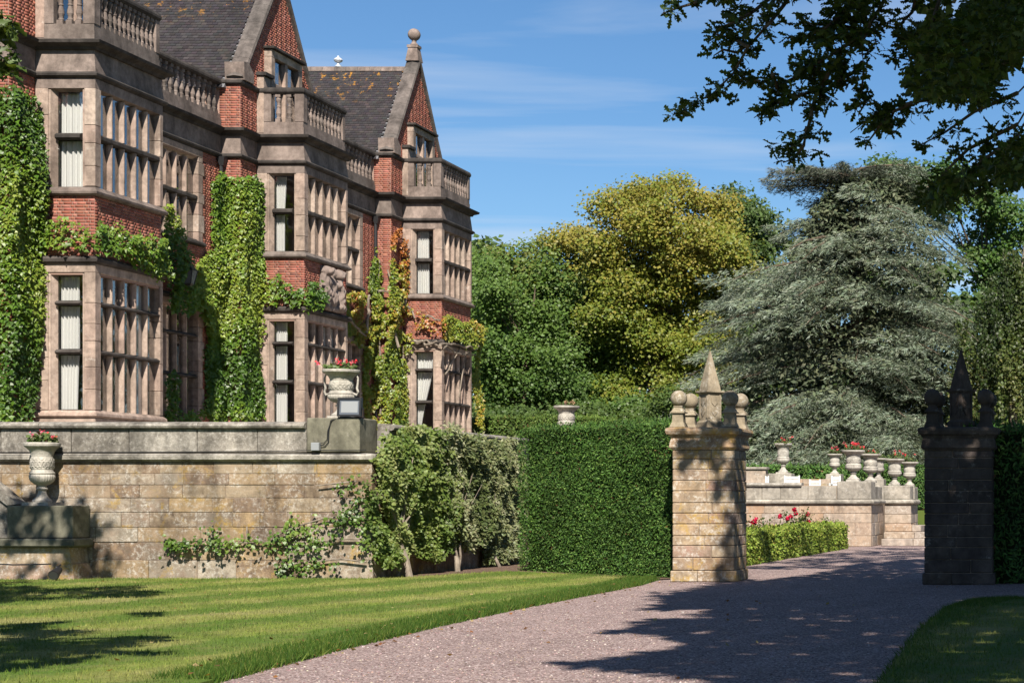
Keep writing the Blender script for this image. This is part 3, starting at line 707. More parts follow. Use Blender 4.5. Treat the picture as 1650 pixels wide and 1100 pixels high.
    cbox('window_post', XG-.03, XG+.2, yc-.09, yc+.09, 13.0, 15.498, M['house'], S); cbox('transom', XG-.03, XG+.17, yc-.86, yc+.86, 14.62, 14.74, M['house'], S)
    for a, b in ((-.85,-.1),(.1,.85)):
        for zl, zh in ((13.1,14.61),(14.75,15.49)): pane(S, XG+.08, XG+.088, yc+a, yc+b, zl, zh)
    for a, b in ((-1.62,-1.13),(1.13,1.62)):
        cbox('shoulder_stone', XG-.03, XG+.2, yc+a, yc+b, 13.0, 14.78, M['house'], S); cbox('shoulder_cap', XG-.03, XG+.3, yc+a-.06, yc+b+.06, 14.782, 14.9, M['grime'], S)
    # roof
    xa, xb = XG-9.5, XG-.44; zr = 18.12
    mb = MB(); mb.prism([(y0-.15,14.15),(yc,zr-.03),(y1+.15,14.15)], 0, xa, xb); R = mb.build('roof', M['lead'], mansion)
    e = np.array([0, y0-.20, 14.13]); a = np.array([0, yc, zr+.02]); L = np.linalg.norm(a-e); d = (a-e)/L; nv = np.array([0, -d[2], d[1]])
    ex, tw_ = .125, .17; rows = int(L/ex); VV = []; cc = []
    for r in range(rows):
        off = (r % 2)*tw_/2; m_ = int((xb-xa)/tw_)
        for k in range(m_):
            x_ = xa + off + k*tw_
            if x_ + tw_ > xb: continue
            j = random.uniform(-.006,.006); lift = random.uniform(.018,.032)
            lo = e + d*(r*ex+j) + nv*lift; hi = e + d*((r+1)*ex+.02) + nv*.004; lb = e + d*(r*ex+j)
            VV.append([(x_+.003,lo[1],lo[2]),(x_+tw_-.003,lo[1],lo[2]),(x_+tw_-.003,hi[1],hi[2]),(x_+.003,hi[1],hi[2]),(x_+.003,lb[1],lb[2]),(x_+tw_-.003,lb[1],lb[2])])
    n_ = len(VV); V = np.array(VV, np.float32)
    nz = snoise(V[:,0,:].astype(float), 1.1, 5)
    C = palette(n_, [(.026,.023,.026),(.032,.028,.031),(.038,.033,.035),(.029,.027,.030),(.046,.038,.037)], [.25,.3,.2,.2,.05], .2) * (1+.18*nz[:,None])
    o = fast('roof_tiles', V.reshape(-1,3), (np.array([(0,1,2,3),(4,5,1,0)])[None]+(np.arange(n_)*6)[:,None,None]).reshape(-1,4), M['tile'], R, np.repeat(C,6,0)); o['kind'] = 'stuff'
    x_ = xa
    while x_ < xb-.3:
        mb = MB(); mb.prism([(yc-.14,zr-.10),(yc-.10,zr+.05),(yc,zr+.10),(yc+.10,zr+.05),(yc+.14,zr-.10)], 0, x_+.004, x_+.446); mb.build('ridge_tile', M['weather'], R); x_ += .45

def mainwall(i):
    y0, y1 = YBS[i]+BL+MARG, YBS[i+1]-MARG; yc = (y0+y1)/2; hw = 1.80
    mb = MB(); X0, X1 = XM-.45, XM-.013
    for yl, yh in ((y0,yc-hw-.1),(yc+hw+.1,y1)): mb.box(X0,X1,yl,yh,ZT-.05,12.0)
    for zl, zh in ((ZT-.05,3.65),(7.2,9.15),(11.76,12.9)): mb.box(X0,X1,yc-hw-.1,yc+hw+.1,zl,zh)
    Wl = mb.build('main_wall', M['hmortar'], mansion)
    op = lambda a, z: not (abs(y0+a-yc) < hw+.12 and (3.65 < z < 7.4 or 9.2 < z < 12.1))
    brickwork('wall_brickwork', [(XM-.013, y0, 0, 1, 1, 0, y1-y0, ZT, 12.0, op)], Wl)
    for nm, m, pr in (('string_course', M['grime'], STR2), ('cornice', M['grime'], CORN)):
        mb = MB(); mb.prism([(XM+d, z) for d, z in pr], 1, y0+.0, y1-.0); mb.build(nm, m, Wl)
    mb = MB(); mb.prism([(XM-.3,12.152),(XM+.02,12.152),(XM-.004,12.72),(XM-.3,12.72)], 1, y0, y1); mb.build('frieze', M['weather'], Wl)
    for f, (zl, zh, tr) in enumerate(((GF0, GF1, TR1), (FF0, FF1, TR2))):
        for s, (ya, yb) in enumerate(((yc-hw-.27, yc-hw), (yc+hw, yc+hw+.27))):
            rs = random.Random(i*9+f*3+s); z = zl-.15
            while z < zh+.05:
                h = rs.uniform(.3,.6); zn = min(z+h, zh+.1)
                ex = rs.choice((0,.1)); ya2, yb2 = (ya-ex, yb) if s == 0 else (ya, yb+ex)
                cbox('stone_block', XM-.32, XM+.02, ya2, yb2, z+.003, zn-.003, M['house'], Wl); z = zn
        cbox('lintel', XM-.3, XM+.025, yc-hw-.28, yc+hw+.28, zh+.10, zh+.30, M['house'], Wl)
        mb = MB(); mb.prism([(XM+.0, zh+.098),(XM-.17, zh),(XM-.3, zh),(XM-.3, zh+.098)], 1, yc-hw, yc+hw); mb.build('window_head', M['house'], Wl)
        if f == 0: mb = MB(); mb.prism([(XM-.1,zh+.30),(XM+.05,zh+.30),(XM+.12,zh+.36),(XM+.1,zh+.42),(XM-.1,zh+.46)], 1, yc-hw-.4, yc+hw+.4); mb.build('hood_mould', M['grime'], Wl)
        mb = MB(); mb.prism([(XM-.3,zl-.2),(XM+.03,zl-.2),(XM+.10,zl-.15),(XM+.09,zl-.1),(XM-.04,zl-.003),(XM-.3,zl-.001)], 1, yc-hw-.35, yc+hw+.35); mb.build('sill', M['grime'], Wl)
        lights_row(Wl, 'y', XM+.0, yc-hw, yc+hw, 6, zl, zh, tr, M['house'], M['grime'])
    # parapet
    mb = MB(); mb.box(XM-.2, XM+.02, y0+.005, y1-.005, 12.952, 13.2); mb.box(XM-.17, XM-.01, y0+.005, y1-.005, 13.2, ZB0)
    R = mb.build('balustrade', M['weather'], mansion); balusters(R, 'y', XM-.09, y0+.1, y1-.1, 19)
    mb = MB(); mb.prism([(XM-.2,ZB1+.001),(XM+.02,ZB1+.001),(XM+.07,ZB1+.06),(XM+.07,ZB1+.12),(XM+.03,ZB1+.2),(XM-.2,ZB1+.2)], 1, y0+.004, y1-.004); mb.build('handrail', M['grime'], R)
    # roof behind the parapet and rainwater pipe
    mb = MB(); mb.prism([(XM-1.3,12.95),(XM-5,17.6),(XM-9,12.95)], 1, y0-2.5, y1+2.5); mb.build('rear_roof', M['lead'], mansion)
    mb = MB(); mb.tube([(XM+.09,y1-.16,ZT),(XM+.09,y1-.16,11.75)], [.055,.055], 10); D = mb.build('drainpipe', M['iron'], mansion)
    mb = MB(); mb.frustum(XM+.12, y1-.16, 11.75, 12.02, .06, .12); mb.build('hopper_head', M['iron'], D)
    for z_ in (3.5,6,8.4,10.4): cbox('pipe_collar', XM+.02, XM+.16, y1-.23, y1-.09, z_, z_+.07, M['iron'], D)
for i in range(3): bay(i); gable(i)
for i in range(2): mainwall(i)
# rooms behind the glass
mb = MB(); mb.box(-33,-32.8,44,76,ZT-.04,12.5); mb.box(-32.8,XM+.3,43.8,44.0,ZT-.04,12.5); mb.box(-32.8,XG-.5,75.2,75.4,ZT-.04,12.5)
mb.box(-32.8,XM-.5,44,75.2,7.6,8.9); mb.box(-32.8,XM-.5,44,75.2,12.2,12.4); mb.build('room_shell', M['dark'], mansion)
# metal fittings on the far ridge
o = MB(); g3y = YBS[2]+BL/2
p = at(545, 118, g3y); o.lathe([(.12,0),(.12,.05),(.06,.08),(.05,.16),(.13,.20),(.17,.26),(.13,.33),(.05,.37),(.04,.42)], 12, (p.x, g3y, 18.2)); o.build('ridge_vent', M['zinc'], mansion)
p = at(658, 108, g3y); o = MB(); o.lathe([(.09,0),(.09,.3),(.075,.34),(.075,.62),(.12,.66),(.13,.72),(.06,.78),(.05,.88),(.02,1.0)], 12, (p.x, g3y+.3, 17.85)); o.build('flue_pipe', M['zinc'], mansion)

# curtains behind the narrow lights
def curtain(label, i, f, segs):
    """segs: (z, left fraction, right fraction) from top to bottom across the light"""
    y = YBS[i]+.36; wx0 = XB-.27-.13-.62; wd = .62
    n = 48; rows = []; mb = MB()
    zs_ = [s[0] for s in segs]
    for z_, a, b in segs:
        for k in range(n+1):
            t_ = k/n; x_ = wx0-.06 + (wd+.12)*(a + (b-a)*t_)
            rows.append((x_, y + .035*math.sin(t_*38*(max(.4,1))+.7*math.sin(t_*9)) + .012*math.sin(t_*90+z_), z_))
    V = np.array(rows); m_ = len(segs)
    Q = [(r*(n+1)+k, r*(n+1)+k+1, (r+1)*(n+1)+k+1, (r+1)*(n+1)+k) for r in range(m_-1) for k in range(n)]
    V2 = V.copy(); V2[:,1] += .004; N_ = len(V)
    Q2 = [tuple(N_+j for j in q_[::-1]) for q_ in Q]
    o = fast('curtain', np.vstack([V, V2]), np.array(Q+Q2), M['curtain'], None, smooth=True)
    return tag(o, label, 'curtain', 'curtains behind the bay windows')
curtain('closed white net curtain in the upper window nearest the left edge', 0, 1, [(11.8,0,1),(9.35,0,1)])
curtain('white curtain drawn to the left in the tall lower window of the nearest bay', 0, 0, [(7.3,0,.66),(5.4,0,.66),(4.6,0,.62),(3.82,0,.60)])
curtain('narrow white curtain in the upper window of the middle bay', 1, 1, [(11.8,0,.5),(10.6,0,.42),(9.35,0,.42)])
curtain('white curtain hanging in the lower window of the middle bay', 1, 0, [(7.3,0,.52),(3.82,0,.52)])
curtain('white curtain half closed in the upper window of the far bay', 2, 1, [(11.8,0,.62),(9.35,0,.66)])
curtain('white curtain tied back to a point in the lower window of the far bay', 2, 0, [(7.3,0,.92),(6.3,0,.8),(5.5,0,.55),(5.1,0,.42),(4.6,0,.3),(3.82,0,.16)])
def side_curtain(label, i, f, yl, yh):
    z0_, z1_ = ((GF0,GF1),(FF0,FF1))[f]; n = 30; rows = []
    for z_ in (z1_+.05, z0_):
        for k in range(n+1): rows.append((XB-.34+.04*math.sin(k*1.3), YBS[i]+yl+(yh-yl)*k/n, z_))
    Q = [(k, k+1, n+2+k, n+1+k) for k in range(n)]
    V = np.array(rows); V2 = V.copy(); V2[:,0] -= .004; N_ = len(V)
    o = fast('curtain', np.vstack([V,V2]), np.array(Q+[tuple(N_+j for j in q_[::-1]) for q_ in Q]), M['curtain'], None, smooth=True)
    tag(o, label, 'curtain', 'curtains behind the bay windows')
side_curtain('pale curtain behind the mullions of the nearest lower bay', 0, 0, 2.4, 3.0)
side_curtain('pale curtain behind the mullions of the nearest upper bay', 0, 1, .4, .9)
side_curtain('pale curtain behind the mullions of the middle lower bay', 1, 0, 2.2, 3.0)
side_curtain('pale curtain behind the mullions of the far upper bay', 2, 1, .5, 1.4)

# carved relief above the middle bay
def relief():
    na, nb = 72, 60; y0, y1, z0, z1 = 59.0, 60.75, 7.62, 9.06
    A, Bz = np.meshgrid(np.linspace(-1,1,na), np.linspace(0,1,nb)); a = A.ravel(); b = Bz.ravel()
    h = np.zeros(len(a))
    def bl(ca, cb, ra, rb, hh): return hh*np.sqrt(np.clip(1-((a-ca)/ra)**2-((b-cb)/rb)**2, 0, 1))
    P_ = np.stack([a*3, b*3, a*0], 1)
    for q_ in ((0,.42,.36,.42,.26),(0,.86,.2,.14,.24),(-.62,.45,.22,.42,.30),(.62,.45,.22,.42,.30),(-.55,.86,.20,.13,.34),(.55,.86,.20,.13,.34),(-.42,.62,.28,.10,.24),(.42,.62,.28,.10,.24),(-.66,.12,.26,.14,.3),(.66,.12,.26,.14,.3),(0,.06,.85,.08,.18)): h = np.maximum(h, bl(*q_))
    h = h*(1+.22*snoise(P_, 6, 3)+.16*snoise(P_, 15, 8)) ; h = np.where(h > .01, h+.05, 0)
    V = np.stack([XB-.02+h*.8, y0+(y1-y0)*(a+1)/2, z0+(z1-z0)*b], 1)
    Q = np.array([(r*na+k, r*na+k+1, (r+1)*na+k+1, (r+1)*na+k) for r in range(nb-1) for k in range(na-1)])
    Q = Q[(h[Q] > 0).any(1)]
    o = fast('carved_relief', V, Q, M['weather'], None, smooth=True)
    tag(o, 'weathered carved stone coat of arms with two beasts on the middle bay', 'carving')
relief()
# wall lantern
p = onX(305, 443, XM+.55); L = thing('wall_lantern', (p.x, p.y, p.z-.3), 'black iron lantern bracketed out from the ivy covered wall', 'lantern')
mb = MB(); mb.tube([(XM,p.y,p.z+.35),(XM+.25,p.y,p.z+.5),(p.x,p.y,p.z+.42)], [.02,.02,.02], 6); mb.build('bracket', M['iron'], L)
mb = MB(); mb.frustum(p.x,p.y,p.z-.25,p.z+.12,.09,.16); mb.build('lantern_glass', M['lens'], L)
mb = MB(); mb.frustum(p.x,p.y,p.z+.121,p.z+.3,.19,.05); mb.frustum(p.x,p.y,p.z+.3,p.z+.42,.05,.03); mb.build('lantern_roof', M['iron'], L)
mb = MB()
for sx in (-1,1):
    for sy in (-1,1): mb.tube([(p.x+sx*.094,p.y+sy*.094,p.z-.26),(p.x+sx*.164,p.y+sy*.164,p.z+.12)], [.011,.011], 4)
mb.frustum(p.x,p.y,p.z-.31,p.z-.251,.05,.10); mb.build('lantern_frame', M['iron'], L)
o = cbox('alarm_box', XB+.0, XB+.09, 71.9, 72.12, 8.0, 8.25, M['white'], None, .03); tag(o, 'small white sensor box on the brick of the far bay', 'sensor')
p = onX(290, 422, XM+.02); o = cbox('alarm_box', XM+.0, XM+.12, p.y-.1, p.y+.1, p.z-.1, p.z+.12, M['white'], None, .03); tag(o, 'small white sensor box beside the wall lantern', 'sensor')
# ------------------------------------------------------------------ urns
NSEG = 120
def urn(x, y, z, h, label, mat, handles=True, group='carved stone urns on the terrace', rr=None, frieze=True):
    """campana urn of height h standing at (x,y,z)"""
    U = thing('stone_urn', (x, y, z), label, 'urn', group); k = h; rw = rr or .33
    def pr(lst): return [(r*rw/.33*k, zz_*k) for r, zz_ in lst]
    mb = MB(); mb.box(x-.20*k, x+.20*k, y-.20*k, y+.20*k, z, z+.05*k)
    mb.lathe(pr([(.19,.05),(.195,.075),(.17,.095),(.12,.13),(.085,.18),(.075,.225),(.10,.24),(.115,.255),(.10,.275),(.08,.29),(.09,.305)]), 24, (x,y,z)); mb.build('foot', mat, U)
    mb = MB()
    def flute(r, zz_, t_): return r*(1+.045*abs(math.cos(14*t_)))
    mb.lathe(pr([(.085,.306),(.14,.325),(.20,.36),(.235,.40),(.245,.44),(.235,.475)]), NSEG-8, (x,y,z), flute)
    bowl = mb.build('bowl', mat, U, smooth=True)
    mb = MB(); mb.lathe(pr([(.235,.476),(.25,.485),(.25,.505),(.225,.515),(.212,.55)]), 32, (x,y,z)); mb.build('waist_band', mat, U)
    mb = MB()
    def carve(r, zz_, t_):
        s_ = zz_/k; e = max(0, 1-abs((s_-.64)/.085)**4)
        g = math.sin(9*t_+14*math.sin((s_-.64)*26))*math.cos((s_-.64)*38+2.2*math.sin(9*t_)) if frieze else 0
        return r + .022*k*e*max(-.2, g)
    mb.lathe([(r*rw/.33*k, q_*k) for r, q_ in [(.212+.012*math.sin(i_/22*3.14), .551+.19*i_/22) for i_ in range(23)]], NSEG, (x,y,z), carve); mb.build('carved_band', mat, U, smooth=True)
    mb = MB(); mb.lathe(pr([(.205,.742),(.215,.78),(.24,.83),(.29,.875),(.335,.90),(.35,.915),(.355,.95),(.34,.965),(.29,.955),(.27,.90)]), 36, (x,y,z)); mb.build('rim', mat, U)
    if handles:
        for s in (-1, 1):
            mb = MB(); P_ = [(.23,.50),(.30,.47),(.33,.53),(.31,.60),(.325,.70),(.33,.80),(.30,.87)]
            mb.tube([(x+s*r*k*rw/.33, y, z+q_*k) for r, q_ in P_], [.025*k,.028*k,.025*k,.022*k,.02*k,.018*k,.014*k], 7); mb.build('handle', mat, U)
    return U
def flowers(x, y, z, r, label, reds=26, h=.25, cols=None, n=420):
    a = RS.uniform(0, 6.28, n); q_ = r*np.sqrt(RS.uniform(0,1,n)); P = np.stack([x+q_*np.cos(a), y+q_*np.sin(a), z+RS.uniform(0,1,n)**1.4*h*(1.1-.5*(q_/r)**2)], 1)
    Fp = thing('bedding_plant', (x, y, z), label, 'plant', 'flowers planted in the urns')
    N = np.stack([RS.normal(0,.6,n), RS.normal(0,.6,n)-.4, np.ones(n)*.8], 1)
    leaves('foliage', P, N, RS.normal(size=(n,3))+np.array([0,0,.3]), RS.uniform(.05,.11,n), palette(n, [(.06,.10,.025),(.10,.15,.04),(.14,.15,.07),(.09,.05,.035)], [.4,.35,.15,.1]), KITE, M['leaf'], Fp, 1.1, 'stuff')
    m_ = reds; b_ = RS.normal(0, r*.55, (m_,2)); Pb = np.stack([x+b_[:,0], y+b_[:,1], z+h*RS.uniform(.55,1.35,m_)], 1)
    Pb = np.repeat(Pb, 14, 0) + RS.normal(0, .022, (m_*14,3)); N = RS.normal(size=(m_*14,3)) + np.array([0,-.6,.5])
    leaves('flower_heads', Pb, N, RS.normal(size=(m_*14,3)), RS.uniform(.025,.045,m_*14), palette(m_*14, cols or [(.62,.03,.035),(.70,.06,.07),(.60,.10,.16)], var=.2), KITE, M['petal'], Fp, 1.3, 'stuff')
    mb = MB()
    for i_ in range(min(m_, 14)): mb.tube([(x+b_[i_,0]*.5, y+b_[i_,1]*.5, z-.05), tuple(Pb[i_*14])], [.006,.005], 4)
    mb.build('stems', M['verge_stem'], Fp)['kind'] = 'stuff'
M['glassy'] = NT('dark_lens').done((.03,.032,.036), .15, .5)
M['verge_stem'] = NT('green_stem').done((.08,.11,.03), .7, .2)
px = (550-CU)/F*37.45
urn(px, 37.45, zpt, 1.02, 'large carved stone urn behind the floodlight on the wall corner', M['pale'])
flowers(px, 37.45, zpt+.94, .30, 'red flowering bedding plants in the urn on the wall corner', 9, .18)
px2 = (68-CU)/F*36.65
urn(px2, 36.65, zq(814), 1.28, 'carved urn with red geraniums on the ledged pedestal at the left', M['pale'], False, rr=.235)
flowers(px2, 36.65, zq(814)+1.20, .26, 'pink and red geraniums in the leftmost urn', 6, .20, [(.62,.05,.06),(.66,.12,.20)])
px3 = XW-.25
urn(px3, 51.15, zpt, .98, 'white urn showing its rim above the tall hedge', M['pale'], False)
flowers(px3, 51.15, zpt+.92, .22, 'low dried flowers in the urn above the tall hedge', 4, .10, [(.35,.2,.12)], 200)

# floodlight, junction box and cables on the corner
fl = thing('floodlight', (-15.05, 36.99, zpt), 'black floodlight with a pale lens standing on the wall corner', 'floodlight')
fx, fz = (563-CU)/F*36.95, zz(673); fw, fh = .235, .185
tl = lambda dx_, dz_, d: (fx+dx_, 36.95+d+.12*dz_, fz+.215+dz_)
mb = MB()
def slab(x0_, x1_, z0_, z1_, d0, d1): mb.add([tl(x0_,z0_,d0),tl(x1_,z0_,d0),tl(x1_,z1_,d0),tl(x0_,z1_,d0),tl(x0_,z0_,d1),tl(x1_,z0_,d1),tl(x1_,z1_,d1),tl(x0_,z1_,d1)],
      [(0,1,2,3),(7,6,5,4),(0,4,5,1),(1,5,6,2),(2,6,7,3),(3,7,4,0)])
slab(-fw,fw,-fh,fh,.02,.07); slab(-fw,-fw+.035,-fh,fh,-.02,.02); slab(fw-.035,fw,-fh,fh,-.02,.02); slab(-fw+.035,fw-.035,-fh,-fh+.035,-.02,.02); slab(-fw+.035,fw-.035,fh-.035,fh,-.02,.02)
hs_ = mb.build('housing', M['plastic'], fl)
mb = MB(); slab(-fw+.036,fw-.036,-fh+.036,fh-.036,.004,.019); mb.build('lens', M['lens'], hs_)
mb = MB(); slab(-fw+.07,fw-.07,-fh+.075,fh-.075,.0015,.003); mb.build('reflector', M['grey'], hs_)
mb = MB(); mb.tube([(fx-fw-.02,37.0,fz+.2),(fx-fw-.02,37.03,fz+.01),(fx+fw+.02,37.03,fz+.01),(fx+fw+.02,37.0,fz+.2)], [.014]*4, 5); mb.build('bracket', M['plastic'], fl)
jb = cbox('junction_box', (503-CU)/F*36.9, (516-CU)/F*36.9, 36.83, 36.93, zz(726), zz(713), M['grey'], None, .008); tag(jb, 'small grey cable junction box on the string course below the floodlight', 'junction box')
cb = thing('power_cable', (-15.4, 36.9, zz(726)), 'thin black cable running from the floodlight down to the grey box', 'cable')
c_ = lambda u, v, y_=36.94: tuple(at(u, v, y_))
mb = MB()
mb.tube([c_(545,674,36.99), c_(535,676), c_(530,690), c_(529,712), c_(524,718), c_(514,716,36.9)], [.010]*6, 5); mb.tube([c_(546,674,36.99), c_(533,677), c_(528,694), c_(527,708), c_(522,713), c_(514,714,36.9)], [.008]*6, 5)
mb.tube([c_(590,725,36.87), c_(560,725.5,36.86), c_(516,725,36.86)], [.009]*3, 5); mb.tube([c_(503,725,36.86), c_(470,726,36.86), c_(380,727,36.86), c_(150,728.5,36.86), c_(-20,729,36.86)], [.008]*5, 5); mb.build('cord', M['plastic'], cb)
sp = thing('spotlight', tuple(at(88, 915, 35.8)), 'small black garden spotlight on the pedestal base at far left', 'spotlight')
S0 = at(90, 922, 35.85)
mb = MB(); mb.tube([S0+Vector((0,.12,.06)), S0+Vector((0,-.0,0)), S0+Vector((.01,-.10,-.05))], [.06,.085,.10], 14); mb.build('lamp_head', M['plastic'], sp)
mb = MB(); mb.tube([S0+Vector((.01,-.101,-.051)), S0+Vector((.012,-.11,-.055))], [.085,.085], 14); mb.build('lens', M['glassy'], sp)
mb = MB(); mb.tube([S0+Vector((-.02,.2,.14)), S0+Vector((-.01,.05,.1)), S0], [.02,.025,.03], 6); mb.build('bracket', M['plastic'], sp)
cb = thing('power_cable', tuple(at(30, 908, 35.9)), 'black cable crossing the pedestal base to the garden spotlight', 'cable')
mb = MB(); mb.tube([at(-15,907,35.92), at(20,909.5,35.92), at(50,909,35.92), at(82,908,35.92)], [.014]*4, 6); mb.build('cord', M['plastic'], cb)

# ------------------------------------------------------------------ gate pillars
def gate_pillar(x0, y0, label, mat, fmat, seed, wdt=1.2, zc=2.56, ftop=4.52):
    G = thing('gate_pillar', (x0+wdt/2, y0+wdt/2, 0), label, 'gate pillar', 'pair of stone gate pillars')
    x1, y1 = x0+wdt, y0+wdt; cx, cy = (x0+x1)/2, (y0+y1)/2
    mb = MB(); mb.box(x0+.02, x1-.02, y0+.02, y1-.02, -.03, zc); mb.build('core', M['mortar'], G)
    zs_ = [0,.22,.47,.70,.89,1.12,1.33,1.53,1.76,1.96,2.18,2.38,zc]
    rs = random.Random(seed)
    for i_ in range(len(zs_)-1):
        zl, zh = zs_[i_]+.004, zs_[i_+1]-.004; e = .035 if i_ == 0 else 0
        s_ = rs.uniform(.32,.68)*wdt; t_ = rs.uniform(.32,.68)*wdt; j = [rs.uniform(-.006,.006) for _ in range(4)]
        cbox('stone_block', x0-e, x0+s_-.004, y0-e+j[0], y0+.3, zl, zh, mat, G, .014); cbox('stone_block', x0+s_+.004, x1+e+j[1], y0-e+j[1], y0+.28+(i_%2)*.2, zl, zh, mat, G, .014)
        cbox('stone_block', x1-.25, x1+e+j[2], y0+.288+(i_%2)*.2, y0+t_+.25, zl, zh, mat, G, .014)
        if t_+.26 < wdt-.05: cbox('stone_block', x1-.25, x1+e+j[3], y0+t_+.258, y1+e, zl, zh, mat, G, .014)
        cbox('stone_block', x0-e+j[3], x0+.25, y0+.31, y1+e, zl, zh, mat, G, .014)
    pr = [(-.1,zc+.002),(.02,zc+.002),(.06,zc+.05),(.05,zc+.10),(.04,zc+.16),(.02,zc+.22),(.05,zc+.27),(.10,zc+.30),(.12,zc+.36),(.11,zc+.41),(.04,zc+.435),(-.5,zc+.44)]
    n_ = len(pr); vs = []
    for sx, sy in ((-1,-1),(1,-1),(1,1),(-1,1)):
        for d, z_ in pr: vs.append((cx+sx*(wdt/2+d), cy+sy*(wdt/2+d), z_))
    fs = [(s*n_+k_, ((s+1)%4)*n_+k_, ((s+1)%4)*n_+k_+1, s*n_+k_+1) for s in range(4) for k_ in range(n_-1)] + [tuple(s*n_+n_-1 for s in range(4))]
    mb = MB(); mb.add(vs, fs); mb.build('cornice', mat, G)
    zt_ = zc+.441; r4 = math.pi/4
    mb = MB(); mb.frustum(cx, cy, zt_, zt_+.11, .185, .185, r4); mb.frustum(cx, cy, zt_+.11, zt_+.15, .185, .155, r4); mb.frustum(cx, cy, zt_+.15, zt_+.66, .152, .15, r4)
    mb.frustum(cx, cy, zt_+.66, zt_+.70, .16, .20, r4); mb.frustum(cx, cy, zt_+.70, zt_+.73, .205, .205, r4)
    O = mb.build('obelisk_base', fmat, G)
    mb = MB(); mb.frustum(cx, cy, zt_+.732, zt_+.80, .150, .142, r4); mb.frustum(cx, cy, zt_+.80, ftop, .142, .010, r4); mb.build('obelisk', fmat, O)
    # carved shields on the faces of the base
    for k_ in range(4):
        a_ = -math.pi/2 + r4 + k_*math.pi/2; nx, ny = math.cos(a_), math.sin(a_); tx, ty = -ny, nx
        mb = MB()
        for oz, hh in ((.225,.19),(.42,.17)):
            sh = [(-.07,hh),(.07,hh),(.07,hh*.45),(0,0),(-.07,hh*.45)]
            vs = []
            for d in (.14, .166):
                for a2, z_ in sh: vs.append((cx+nx*d+tx*a2, cy+ny*d+ty*a2, zt_+oz+z_))
            mb.add(vs, [tuple(range(5)), tuple(range(5,10))]+[(i_,(i_+1)%5,5+(i_+1)%5,5+i_) for i_ in range(5)])
        for a2 in (-.125,.125):
            vs = []
            for d in (.14,.164):
                for da, z_ in ((-.02,.19),(.02,.19),(.02,.65),(-.02,.65)): vs.append((cx+nx*d+tx*(a2+da), cy+ny*d+ty*(a2+da), zt_+z_))
            mb.add(vs, [(0,1,2,3),(4,5,6,7)]+[(i_,(i_+1)%4,4+(i_+1)%4,4+i_) for i_ in range(4)])
        sh = mb.build('carved_shields', fmat, O); sh['kind'] = 'stuff'
    for sx in (-1,1):
        for sy in (-1,1):
            bx, by = cx+sx*.5, cy+sy*.5
            mb = MB(); mb.frustum(bx, by, zt_, zt_+.09, .15, .115); mb.frustum(bx, by, zt_+.09, zt_+.27, .11, .10); mb.frustum(bx, by, zt_+.27, zt_+.295, .14, .14); mb.frustum(bx, by, zt_+.295, zt_+.39, .125, .07); mb.frustum(bx, by, zt_+.39, zt_+.41, .085,.085)
            P_ = mb.build('ball_stand', fmat, G)
            mb = MB(); mb.lathe([(.160*math.sin(a_), .555-.160*math.cos(a_)) for a_ in np.linspace(.25, 3.12, 16)], 24, (bx,by,zt_)); mb.build('stone_ball', fmat, P_, smooth=True)
    return G
gate_pillar(-8.44, 36.1, 'sunlit sandstone gate pillar beside the tall hedge with obelisk and balls', M['pillar'], M['finial'], 3)
gate_pillar(-3.44, 34.9, 'shade-dark gate pillar at the right with obelisk and balls', M['shade_dark'], M['shade_dark'], 8, wdt=1.28, zc=2.52, ftop=4.45)

